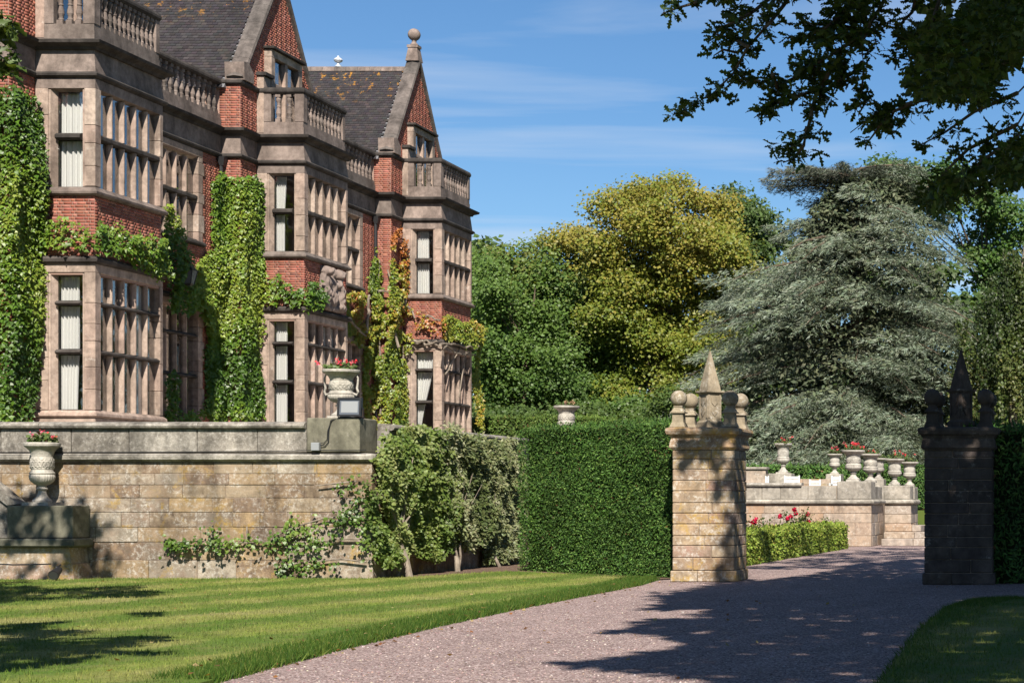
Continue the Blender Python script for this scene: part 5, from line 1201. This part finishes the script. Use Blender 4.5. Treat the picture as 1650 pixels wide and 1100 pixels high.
def tree(name, label, base, lobes, n, size, cols, shape=KITE, wide=1.0, trunk_r=.35, bark='bark', seed=0, group='garden trees', mat='leaf', limbs=26, cat='tree', **kw):
    T_ = thing(name, base, label, cat, group); b = Vector(base)
    zt_ = max(l[2] for l in lobes); c = Vector((sum(l[0] for l in lobes)/len(lobes), sum(l[1] for l in lobes)/len(lobes), zt_))
    rs = random.Random(seed); mb = MB()
    pts = [b+Vector((0,0,-.2))] + [b.lerp(c, t_)+Vector((rs.uniform(-.25,.25), rs.uniform(-.25,.25), 0))*(t_>0) for t_ in (.12,.3,.5,.7,.9)]
    mb.tube(pts, [trunk_r*1.25, trunk_r, trunk_r*.8, trunk_r*.55, trunk_r*.3, trunk_r*.1], 9)
    for l in rs.sample(lobes, min(limbs, len(lobes))):
        e = Vector(l[:3]); t_ = max(.15, min(.8, (e.z-b.z)/(zt_-b.z)*.72)); s_ = b.lerp(c, t_); m_ = s_.lerp(e,.5)+Vector((0,0,-.1*(e-s_).length*.5))
        mb.tube([s_, m_, e], [trunk_r*.32*(1-t_*.6), trunk_r*.17*(1-t_*.6), .02], 6)
    mb.build('trunk', M[bark], T_)
    P, N, T, S, C = crown_cloud(lobes, n, size, cols, seed, **kw)
    leaves('crown', P, N, T, S, C, shape, M[mat], T_, wide, 'stuff')
    return T_
LIME = [(.095,.142,.019),(.13,.175,.025),(.172,.203,.031),(.215,.222,.037),(.262,.225,.044)]
MIDG = [(.05,.105,.022),(.075,.14,.029),(.105,.172,.036),(.145,.20,.044)]
DARKG = [(.04,.072,.018),(.06,.10,.025),(.085,.135,.034)]
ys = 95.0
def px_lobes(lst, Y, rl, nper, seed, dy=2.5):
    """clumps of foliage about the crown outline: (u, v, half width px, half height px) at distance Y"""
    rs = random.Random(seed); out = []
    for u, v, wu, wv in lst:
        for _ in range(nper):
            a = rs.uniform(0,6.283); r = rs.uniform(0,1)**.5
            yy = Y + rs.uniform(-dy, dy); p = at(u+wu*r*math.cos(a), v+wv*r*math.sin(a), yy); out.append((p.x, yy, max(2.0,p.z), rl*rs.uniform(.55,1.25)))
    return out
mp_l = px_lobes([(1090,400,40,40),(1080,460,60,40),(1060,330,60,36),(1000,360,60,36),(1110,370,60,50),(960,400,34,30),(1060,420,100,50),(1150,430,50,45),(985,450,40,40),(1040,500,90,50),(1140,490,50,30),(1000,560,60,50),(1080,570,70,50),(1130,560,35,30),(1020,630,70,40),(1090,630,60,40),(1130,620,40,40)], ys, 1.0, 7, 2)
tree('maple_tree', 'broad rounded tree with golden olive leaves behind the hedge', (-23, ys, 1.3), mp_l, 100000, .172, LIME, KITE, 1.0, .5, seed=3)
l1 = px_lobes([(880,470,60,40),(930,490,40,60),(985,520,30,60),(860,540,60,50),(800,450,34,34),(850,440,40,30),(900,430,40,30),(940,450,30,40),(830,520,60,40),(900,510,60,50),(950,540,30,40),(820,590,50,40),(890,590,60,40),(950,610,40,40),(830,650,60,30),(910,650,60,30)], 98, 1.0, 7, 5)
tree('green_tree', 'mid green leafy tree just right of the house', (-29.5, 98, 1.3), l1, 66000, .19, MIDG+[(.14,.15,.035)], KITE, .9, .4, seed=12)
l2 = px_lobes([(785,470,20,50),(790,560,25,50),(800,640,30,40),(860,560,40,60),(900,640,60,40),(980,650,50,30)], 92, .8, 9, 6)
tree('green_tree', 'fresh green lower tree in front of the wood beside the far bay', (-29, 92, 1.3), l2, 42000, .18, [(.06,.115,.024),(.085,.15,.031),(.115,.185,.04)], KITE, .85, .25, seed=22)
l3 = px_lobes([(1195,345,30,20),(1225,365,35,30),(1200,400,40,40),(1180,450,40,40),(1240,430,40,50),(1200,520,60,50),(1180,600,60,60),(1250,500,40,60)], 112, 1.2, 6, 7)
tree('dark_tree', 'dark green tree between the golden tree and the cedar', (-21.5, 112, 1.3), l3, 30000, .24, DARKG+[(.07,.11,.035)], KITE, .8, .4, seed=32)
l4 = px_lobes([(1440,290,25,20),(1500,300,40,20),(1560,330,50,30),(1620,350,40,40),(1560,420,60,60),(1620,450,40,60),(1590,550,60,60),(1600,650,60,50),(1680,420,60,80),(1690,600,60,90)], 115, 1.3, 6, 8)
tree('green_tree', 'green tree rising behind the right side of the cedar', (-8, 115, 1.3), l4, 30000, .28, DARKG[1:]+MIDG[:2], KITE, .8, .4, seed=42)
l5 = px_lobes([(790,430,20,20),(800,500,30,60),(860,520,60,60),(950,520,50,80),(1040,600,80,70),(1150,640,60,50),(900,640,100,40),(1100,560,80,60)], 122, 1.5, 8, 9)
tree('dark_tree', 'dark wood edge tree seen through gaps behind the leafy trees', (-36, 122, 1.3), l5, 22000, .40, DARKG, KITE, .8, .4, seed=52)
l6 = px_lobes([(1330,480,60,60),(1450,460,60,60),(1380,380,40,40),(1530,500,40,60),(1240,600,50,50),(1180,650,60,50),(1300,640,80,60),(1420,650,80,60),(1540,660,60,60),(1280,720,60,24),(1380,725,60,24),(1480,725,60,24),(1620,700,50,50),(1300,560,80,60),(1450,560,80,60)], 108, 1.4, 8, 10)
tree('dark_tree', 'shadowy low tree filling the gaps beneath the cedar', (-13, 108, 1.3), l6, 22000, .5, DARKG, KITE, .8, .3, seed=62)
l7 = px_lobes([(800,680,40,14),(900,684,60,14),(1000,684,70,14),(1080,680,40,20),(1160,700,40,30),(1230,720,30,20)], 86, .7, 8, 11)
tree('laurel_shrub', 'dark green shrubbery growing low behind the tall hedge', (-25, 86, 1.3), l7, 22000, .18, DARKG+[(.07,.11,.02)], KITE, .8, .12, seed=72, cat='shrub')

# cedar
def cedar():
    Yc = 86.0; b = Vector((at(1385,740,Yc).x, Yc, 1.3))
    C_ = thing('cedar_tree', tuple(b), 'huge grey green cedar with layered drooping branches', 'tree', 'garden trees')
    rs = np.random.RandomState(4); mb = MB()
    zt_ = at(0,262,Yc).z
    mb.tube([b, b+Vector((.1,0,4)), b+Vector((0,0,9)), b+Vector((-.3,0,13)), Vector((b.x+.2,b.y,zt_-.3))], [.75,.6,.42,.25,.05], 10)
    prof_v = [250,275,300,330,380,430,480,530,580,640,700,745]; lw = [0.9,1.5,2.2,3.2,4.6,5.6,6.6,7.4,7.9,8.2,8.3,8.2]; rw_ = [2.2,3.0,3.6,4.3,5.1,5.8,6.2,6.4,6.2,6.0,5.7,5.5]
    PP=[];NN=[];TT=[];SS=[];CC=[]
    nb = 310
    for k in range(nb):
        if k % 4 == 0:
            vj = 262+480*((k+2.)/nb)**.85; aj = rs.uniform(0,6.283); fj = rs.uniform(.78,1.12)
            if rs.uniform() < .45 and math.sin(aj) > .2: aj = -aj
        v = max(258, vj+rs.uniform(-7,7)); z0_ = at(0,v,Yc).z; az = aj+rs.uniform(-.28,.28)
        R_ = np.interp(v, prof_v, lw) if math.cos(az) < 0 else np.interp(v, prof_v, rw_)
        R_ = np.interp(v,[260,450,600,740],[1.22,1.15,1.04,.98])*R_*abs(math.cos(az)) + 5.8*np.interp(v,[250,400,745],[.25,.7,1.0])*abs(math.sin(az))**1.5*.8
        Lb = R_*fj*rs.uniform(.85,1.05); dr = np.array([math.cos(az), math.sin(az), 0]); sd_ = np.array([-dr[1], dr[0], 0])
        rise = rs.uniform(.02,.22); drp = rs.uniform(.22,.40)
        def pt(t_): return np.array([b.x, b.y, z0_-.02*Lb]) + dr*Lb*t_ + np.array([0,0,1])*(Lb*(rise*t_ - drp*t_**2.2))
        if k % 4 == 0: mb.tube([Vector(pt(t_)) for t_ in (0,.25,.5,.75,.95)], [.10,.08,.06,.04,.015], 5)
        m_ = int(55+76*Lb)
        t_ = rs.uniform(.06,1.0,m_)**.7; wd_ = .30*Lb*np.sqrt(np.clip(1.06-t_,0,1))*(.5+.5*t_)+.12
        s_ = rs.uniform(-1,1,m_)*wd_
        ctr = np.array([b.x,b.y,z0_-.02*Lb])[None] + dr[None]*(Lb*t_)[:,None]; ctr[:,2] += Lb*(rise*t_-drp*t_**2.2)
        P = ctr + sd_[None]*s_[:,None] + dr[None]*(-.35*np.abs(s_))[:,None]*0.5; P[:,2] += -.30*np.abs(s_) - rs.uniform(0,.22,m_) + .16*snoise(P,3.0,14)
        PP.append(P); NN.append(np.array([0,0,1.])[None]+dr[None]*.25+rs.normal(0,.33,(m_,3)))
        TT.append(dr[None]*(.75) + sd_[None]*(np.sign(s_)*.7)[:,None] + np.array([0,0,-.22])[None] + rs.normal(0,.6,(m_,3))); SS.append(rs.uniform(.16,.34,m_))
        CC.append(palette(m_, [(.13,.165,.112),(.18,.217,.158),(.24,.272,.21),(.145,.168,.10)], [.3,.35,.2,.15], .18))
    # flat crest leaning out at the top left
    for (ax_, L_, v0) in ((3.05,4.3,300),(2.8,3.6,290),(3.4,3.8,292),(3.2,3.0,282),(2.5,2.6,285),(3.8,2.6,286),(3.0,4.0,308),(.2,1.8,275),(5.5,2,280),(4.6,2.2,284)):
        z0_ = at(0,v0,Yc).z; dr = np.array([math.cos(ax_), math.sin(ax_), 0]); sd_ = np.array([-dr[1],dr[0],0]); m_ = 700
        t_ = rs.uniform(.25,1,m_); s_ = rs.normal(0,.45,m_)*np.sqrt(np.clip(1.1-t_,0,1)); P = np.array([b.x-.3,b.y,z0_])[None]+dr[None]*(L_*t_)[:,None]+sd_[None]*s_[:,None]
        P[:,2] += .22*L_*t_ - .14*L_*t_**2 - rs.uniform(0,.55,m_)**1.5 + .15*snoise(P,3,5)
        mb.tube([Vector((b.x-.3,b.y,z0_)), Vector((b.x-.3,b.y,z0_))+Vector(dr)*L_*.5+Vector((0,0,.08*L_)), Vector((b.x-.3,b.y,z0_))+Vector(dr)*L_*.95+Vector((0,0,.07*L_))],[.09,.05,.015],5)
        PP.append(P); NN.append(np.array([0,0,1.])[None]+rs.normal(0,.4,(m_,3))); TT.append(dr[None]+rs.normal(0,.6,(m_,3))); SS.append(rs.uniform(.14,.3,m_)); CC.append(palette(m_, [(.07,.085,.06),(.10,.115,.085),(.14,.15,.12)], None, .18))
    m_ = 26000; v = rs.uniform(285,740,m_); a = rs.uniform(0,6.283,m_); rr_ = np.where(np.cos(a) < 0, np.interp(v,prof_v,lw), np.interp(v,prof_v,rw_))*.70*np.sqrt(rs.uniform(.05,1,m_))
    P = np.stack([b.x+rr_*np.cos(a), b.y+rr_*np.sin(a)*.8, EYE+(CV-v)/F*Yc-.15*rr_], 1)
    leaves('inner_foliage', P, np.array([0,-.4,.8])[None]+rs.normal(0,.5,(m_,3)), rs.normal(0,.6,(m_,3))+np.array([0,0,-.2])[None], rs.uniform(.2,.38,m_), palette(m_, [(.05,.065,.035),(.075,.09,.05),(.10,.115,.065)], None, .2), KITE, M['needle'], C_, .5, 'stuff')  # inner leaves coloured darker, the shade within the crown put into their colour
    mb.build('trunk', M['bark'], C_)
    leaves('crown', np.vstack(PP), np.vstack(NN), np.vstack(TT), np.concatenate(SS), np.vstack(CC), NEEDLE, M['needle'], C_, 1.25, 'stuff')
cedar()
# weeping birch at the right
def birch():
    Yb = 82.0; b = Vector((at(1640,740,Yb).x, Yb, 1.3)); B_ = thing('birch_tree', tuple(b), 'weeping birch with hanging curtains of leaves at the right edge', 'tree', 'garden trees')
    rs = np.random.RandomState(6); mb = MB(); mb.tube([b, b+Vector((-.2,0,4)), b+Vector((-.1,0,8)), b+Vector((.3,0,11.5))], [.22,.17,.11,.04], 8)
    mb.tube([b+Vector((-.2,0,4.2)), b+Vector((-.9,0,6.5)), b+Vector((-.8,-.2,8.6))], [.08,.06,.03], 6)
    PP=[];TT=[]
    for k in range(230):
        a = rs.uniform(0,6.283); r = rs.uniform(.2,3.2); top = 11.5-r*1.4+rs.uniform(-1.2,.6); ln = min(top-1.2, rs.uniform(2.2,6.5)); m_ = int(ln*42)
        x_, y_ = b.x+r*math.cos(a), b.y+r*math.sin(a)
        if k % 16 == 0: mb.tube([b+Vector((0,0,top*.75)), Vector((x_,y_,b.z+top))], [.035,.012], 4)
        zz_ = b.z+top-rs.uniform(0,1,m_)*ln; sw = .18*np.sin(zz_*1.3+k)
        PP.append(np.stack([x_+sw+rs.normal(0,.08,m_), y_+rs.normal(0,.10,m_), zz_],1))
    P = np.vstack(PP); n = len(P); mb.build('trunk', M['palebark'], B_)
    leaves('crown', P, RS.normal(0,.5,(n,3))+np.array([0,-.6,.5]), np.tile([0,0,-1.],(n,1))+RS.normal(0,.5,(n,3)), RS.uniform(.10,.19,n), palette(n, [(.03,.05,.012),(.055,.08,.018),(.085,.11,.028),(.12,.13,.04)], None, .3, snoise(P*np.array([2.2,2.2,.5]),1.2,77)), KITE, M['leaf'], B_, .8, 'stuff')
birch()

# ------------------------------------------------------------------ oaks that overhang and shade the drive
OAKC = [(.03,.052,.010),(.05,.08,.014),(.075,.11,.02)]
def rosettes(C0, per, size, cols, rs, down=.35):
    n = len(C0)*per; P = np.repeat(C0, per, 0) + rs.normal(0,.02,(n,3)); d = unit(rs.normal(size=(n,3))+np.array([-.25,0,-down]))
    N = np.cross(d, rs.normal(size=(n,3))) + np.array([0,0,.8]); return P, N, d, rs.uniform(.7,1.2,n)*size, palette(n, cols, None, .22)
def back(g, h): return (g[0]-SUN.x/SUN.z*(-1)*0 + (SUN.x/SUN.z)*h, g[1] + (SUN.y/SUN.z)*h, h)   # foliage at height h whose shadow falls on ground point g
def oak(name, label, base, polylines, fills, shade, seed, trunk_r=.45, limbs=14, group='oaks overhanging the drive'):
    rs = np.random.RandomState(seed); O = thing(name, base, label, 'tree', group); b = Vector(base); mb = MB()
    cents = []; tips = []
    for pts in polylines:
        pts = [Vector(p) for p in pts]; mb.tube(pts, [max(.006,.03*(1-i_/len(pts))) for i_ in range(len(pts))], 5)
        for i_, (a, c) in enumerate(zip(pts, pts[1:])):
            m_ = max(2, int((c-a).length/.085))
            for t_ in rs.uniform(0,1,m_): cents.append(np.array(a.lerp(c,t_))+rs.normal(0,.05+.05*(i_ < len(pts)-3),3))
        if CV-(pts[0].z-EYE)/pts[0].y*F < 5 or CU+pts[0].x/pts[0].y*F > 1600: tips.append(pts[0])
    for f_ in fills: cents += list(f_)
    C0 = np.array(cents) if cents else np.zeros((0,3))
    parts = []
    if len(C0): parts.append(rosettes(C0, 8, .15, OAKC, rs))
    if shade is not None and len(shade):
        S_ = np.array(shade); n = len(S_); d = unit(rs.normal(size=(n,3)))
        leaves('upper_crown', S_, np.array([0,0,1.])+rs.normal(0,.6,(n,3)), d, rs.uniform(.22,.40,n), palette(n, OAKC, None, .22), KITE, M['leaf'], O, 1.0, 'stuff')
        parts.append((S_, S_, S_, S_[:,0], S_))
    P = np.concatenate([p[0] for p in parts])
    top = Vector((b.x*.9+P[:,0].mean()*.1, b.y*.9+P[:,1].mean()*.1, max(9., P[:,2].max()-1)))
    mb.tube([b+Vector((0,0,-.2)), b.lerp(top,.3), b.lerp(top,.65), top], [trunk_r*1.3, trunk_r, trunk_r*.7, trunk_r*.2], 12)
    src = [q_ for q_ in (P[i_] for i_ in rs.randint(0, len(P), limbs)) if CV-(q_[2]-EYE)/q_[1]*F < -40 or abs(CU+q_[0]/q_[1]*F-825) > 860] + tips
    for e in src:
        e = Vector(e); s_ = b.lerp(top, rs.uniform(.45,.85)); hgt = max(s_.z, e.z)+.8
        mid = s_.lerp(e,.5); mid.z = max(mid.z, (s_.z+e.z)/2+.35*(e-s_).length*.3); mb.tube([s_, s_.lerp(mid,.6), mid, mid.lerp(e,.5)+Vector((0,0,.15)), e], [trunk_r*.3, trunk_r*.17, trunk_r*.08, trunk_r*.05, .012], 6)
    mb.build('trunk', M['bark'], O)
    if len(C0):
        P, N, T, S, C = parts[0]; leaves('crown', P, N, T, S, C, OAKL, M['leaf'], O, .82, 'stuff')
YO = 24.0
PL = lambda lst, y_=YO: [at(u, v, y_+random.uniform(-.4,.4)) for u, v in lst]
poly_ = [PL([(1290,-30),(1262,10),(1240,38),(1205,76),(1182,118),(1150,150),(1118,168),(1084,186)]), PL([(1262,-20),(1215,18),(1185,35),(1160,45),(1148,60)]), PL([(1205,76),(1180,62),(1152,55)]), PL([(1160,-12),(1120,5),(1095,12),(1068,22)]), PL([(1290,-40),(1230,-15),(1170,-12),(1158,0)]),
 PL([(1205,70),(1188,85),(1165,80),(1150,90)]), PL([(1182,110),(1200,128),(1225,130)]),
 PL([(1440,-30),(1420,10),(1395,50),(1355,80),(1320,100),(1300,115),(1280,105)]), PL([(1400,-20),(1360,20),(1330,45),(1295,60),(1270,70)]), PL([(1395,50),(1350,40),(1310,40),(1290,30)]), PL([(1320,100),(1290,120),(1262,135),(1240,128)]),
 PL([(1355,85),(1335,120),(1318,145),(1280,155),(1245,170),(1215,190)]), PL([(1318,140),(1308,180),(1300,215),(1285,235),(1262,240),(1248,240)]), PL([(1300,205),(1295,235),(1280,255),(1262,262)]), PL([(1335,118),(1320,160),(1322,180)]), PL([(1245,120),(1255,150),(1240,170)]),
 PL([(1410,20),(1388,70),(1392,110),(1388,150),(1380,178)]), PL([(1390,100),(1372,120),(1352,130),(1330,150)]), PL([(1388,150),(1395,165),(1385,182)]), PL([(1420,-20),(1370,-5),(1340,8)]),
 PL([(1650,20),(1570,60),(1530,100),(1490,110),(1462,96),(1440,92)]), PL([(1640,90),(1560,130),(1510,160),(1470,165),(1440,170),(1415,180),(1370,214)]), PL([(1440,172),(1420,200),(1398,230)]), PL([(1470,165),(1440,180),(1430,210)]),
 PL([(1640,150),(1570,180),(1520,215),(1482,234)]), PL([(1640,200),(1560,240),(1520,280),(1500,310),(1482,330)]), PL([(1640,220),(1580,260),(1545,310),(1510,340)]), PL([(1650,250),(1610,275),(1590,300),(1565,318)]), PL([(1480,-20),(1470,20),(1450,40),(1432,30)]), PL([(1520,-20),(1500,40),(1480,60),(1462,50)])]
fp_ = [(1445,-20),(1660,-20),(1660,292),(1625,300),(1600,285),(1575,268),(1560,300),(1535,322),(1505,335),(1490,322),(1512,280),(1500,240),(1488,226),(1505,200),(1500,170),(1470,150),(1466,128),(1490,112),(1475,85),(1452,70),(1490,40),(1445,15)]
u_ = RS.uniform(1440,1665,2600); v_ = RS.uniform(-25,345,2600); k = inpoly(u_+RS.normal(0,5,2600), v_+RS.normal(0,5,2600), fp_)
g_ = snoise(np.stack([u_/40,v_/40,u_*0],1), 1.3, 91); k &= (g_ > -.12) | ((u_ > 1570) & (g_ > -.6))
fill1 = [np.array(at(a, b_, RS.uniform(20,29))) for a, b_ in zip(u_[k], v_[k])]
u2 = RS.uniform(1290,1420,130); v2 = RS.uniform(-20,105,130); k2 = inpoly(u2, v2, [(1330,-20),(1420,-20),(1415,30),(1400,70),(1360,95),(1315,110),(1295,95),(1310,70),(1345,40)])
fill2 = [np.array(at(a, b_, RS.uniform(23,25))) for a, b_ in zip(u2[k2], v2[k2])]
# crown over the gate: its shade falls on the drive beyond, the right pillar and the top of the left one
def shade_pts(poly, n, h0, h1, hole=.0, sc=.8, seed=1, rag=.5):
    xs = [p[0] for p in poly]; ysn = [p[1] for p in poly]; x = RS.uniform(min(xs)-.5,max(xs)+.5,n); y = RS.uniform(min(ysn)-1,max(ysn)+1,n); Pn = np.stack([x,y*.45,x*0],1)
    k = inpoly(x+rag*snoise(Pn,3.0,seed), y+rag*2.2*snoise(Pn,3.4,seed+1), poly) & (snoise(Pn, sc*2.2, seed+2) > hole-1)
    x, y = x[k], y[k]; h = RS.uniform(h0,h1,len(x)); return np.stack([x+SUN.x/SUN.z*h, y+SUN.y/SUN.z*h, h], 1)
sun_far = shade_pts([(-6.6,37.5),(-3.9,33),(2,33),(6,40),(4,50),(-2.5,50),(-5.8,48.5)], 26000, 10.2, 13.5, .0, 1.0, 101)
sun_pil = np.vstack([shade_pts([(-8.9,38.2),(-8.2,37.9),(-7.9,38.6),(-8.3,39.5),(-8.9,39.3)], 700, 10.3, 11.5, .55, 1.5, 111, .3), shade_pts([(-8.05,36.4),(-7.4,36.0),(-7.2,38.6),(-7.9,38.7)], 350, 10.5, 12, .7, 1.5, 114, .3)])
n_ = 15000; over = np.stack([RS.uniform(-3.2,4.5,n_), RS.uniform(14.5,21.5,n_), RS.uniform(12,15.8,n_)], 1); over = over[snoise(over, 1.1, 117) > -.55]
sun_gap = shade_pts([(-8.6,43),(-6.4,41.5),(-5,46),(-3.4,60),(-7.6,61),(-8.8,52)], 5500, 15.2, 17.5, .70, 1.6, 161, .8)
oak('oak_tree', 'dark oak with lobed leaves hanging into the top right corner', (3.6, 25.5, 0), poly_, [fill1, fill2], np.vstack([sun_far, sun_pil, over, sun_gap]), 3, .5, 16)
sun_near = shade_pts([(1.2,8.5),(-1.2,10.5),(-2.6,13),(-3.2,15.5),(-4.9,18.2),(-4.8,20.5),(-6.3,22.3),(-5.4,25),(-6.9,28.4),(-5.6,31.2),(-4.4,33.2),(6,34),(8,20),(6,8)], 62000, 11.0, 15.5, .0, .8, 121)
oak('oak_tree', 'oak beside the viewer throwing deep shade over the drive', (7.5, 6, 0), [], [], sun_near, 5, .55, 30)
sun_left = np.vstack([shade_pts([(-26,27.2),(-19.3,27.6),(-16.4,29.2),(-15.6,30.2),(-16.3,31.6),(-18.4,33.3),(-26,36)], 9000, 9, 12.5, .1, 1.0, 131), shade_pts([(-14,16),(-10.8,16.4),(-9.6,17.8),(-10.2,19.0),(-11.4,21),(-14,23)], 5000, 8.5, 12, .1, 1.0, 141),
   shade_pts([(-22,36.5),(-19.8,36.6),(-19.7,38.3),(-22,39)], 550, 10, 12, .45, 1.6, 151, .2)])
lt = [PL([(-60,60),(-20,90),(5,98),(16,104)], 19), PL([(-50,40),(-15,50),(8,44),(15,36)], 19), PL([(-40,70),(-5,75),(12,82)], 19)]
oak('oak_tree', 'leafy tree outside the left edge whose twigs just enter the picture', (-19, 14, 0), lt, [], sun_left, 7, .4, 24)
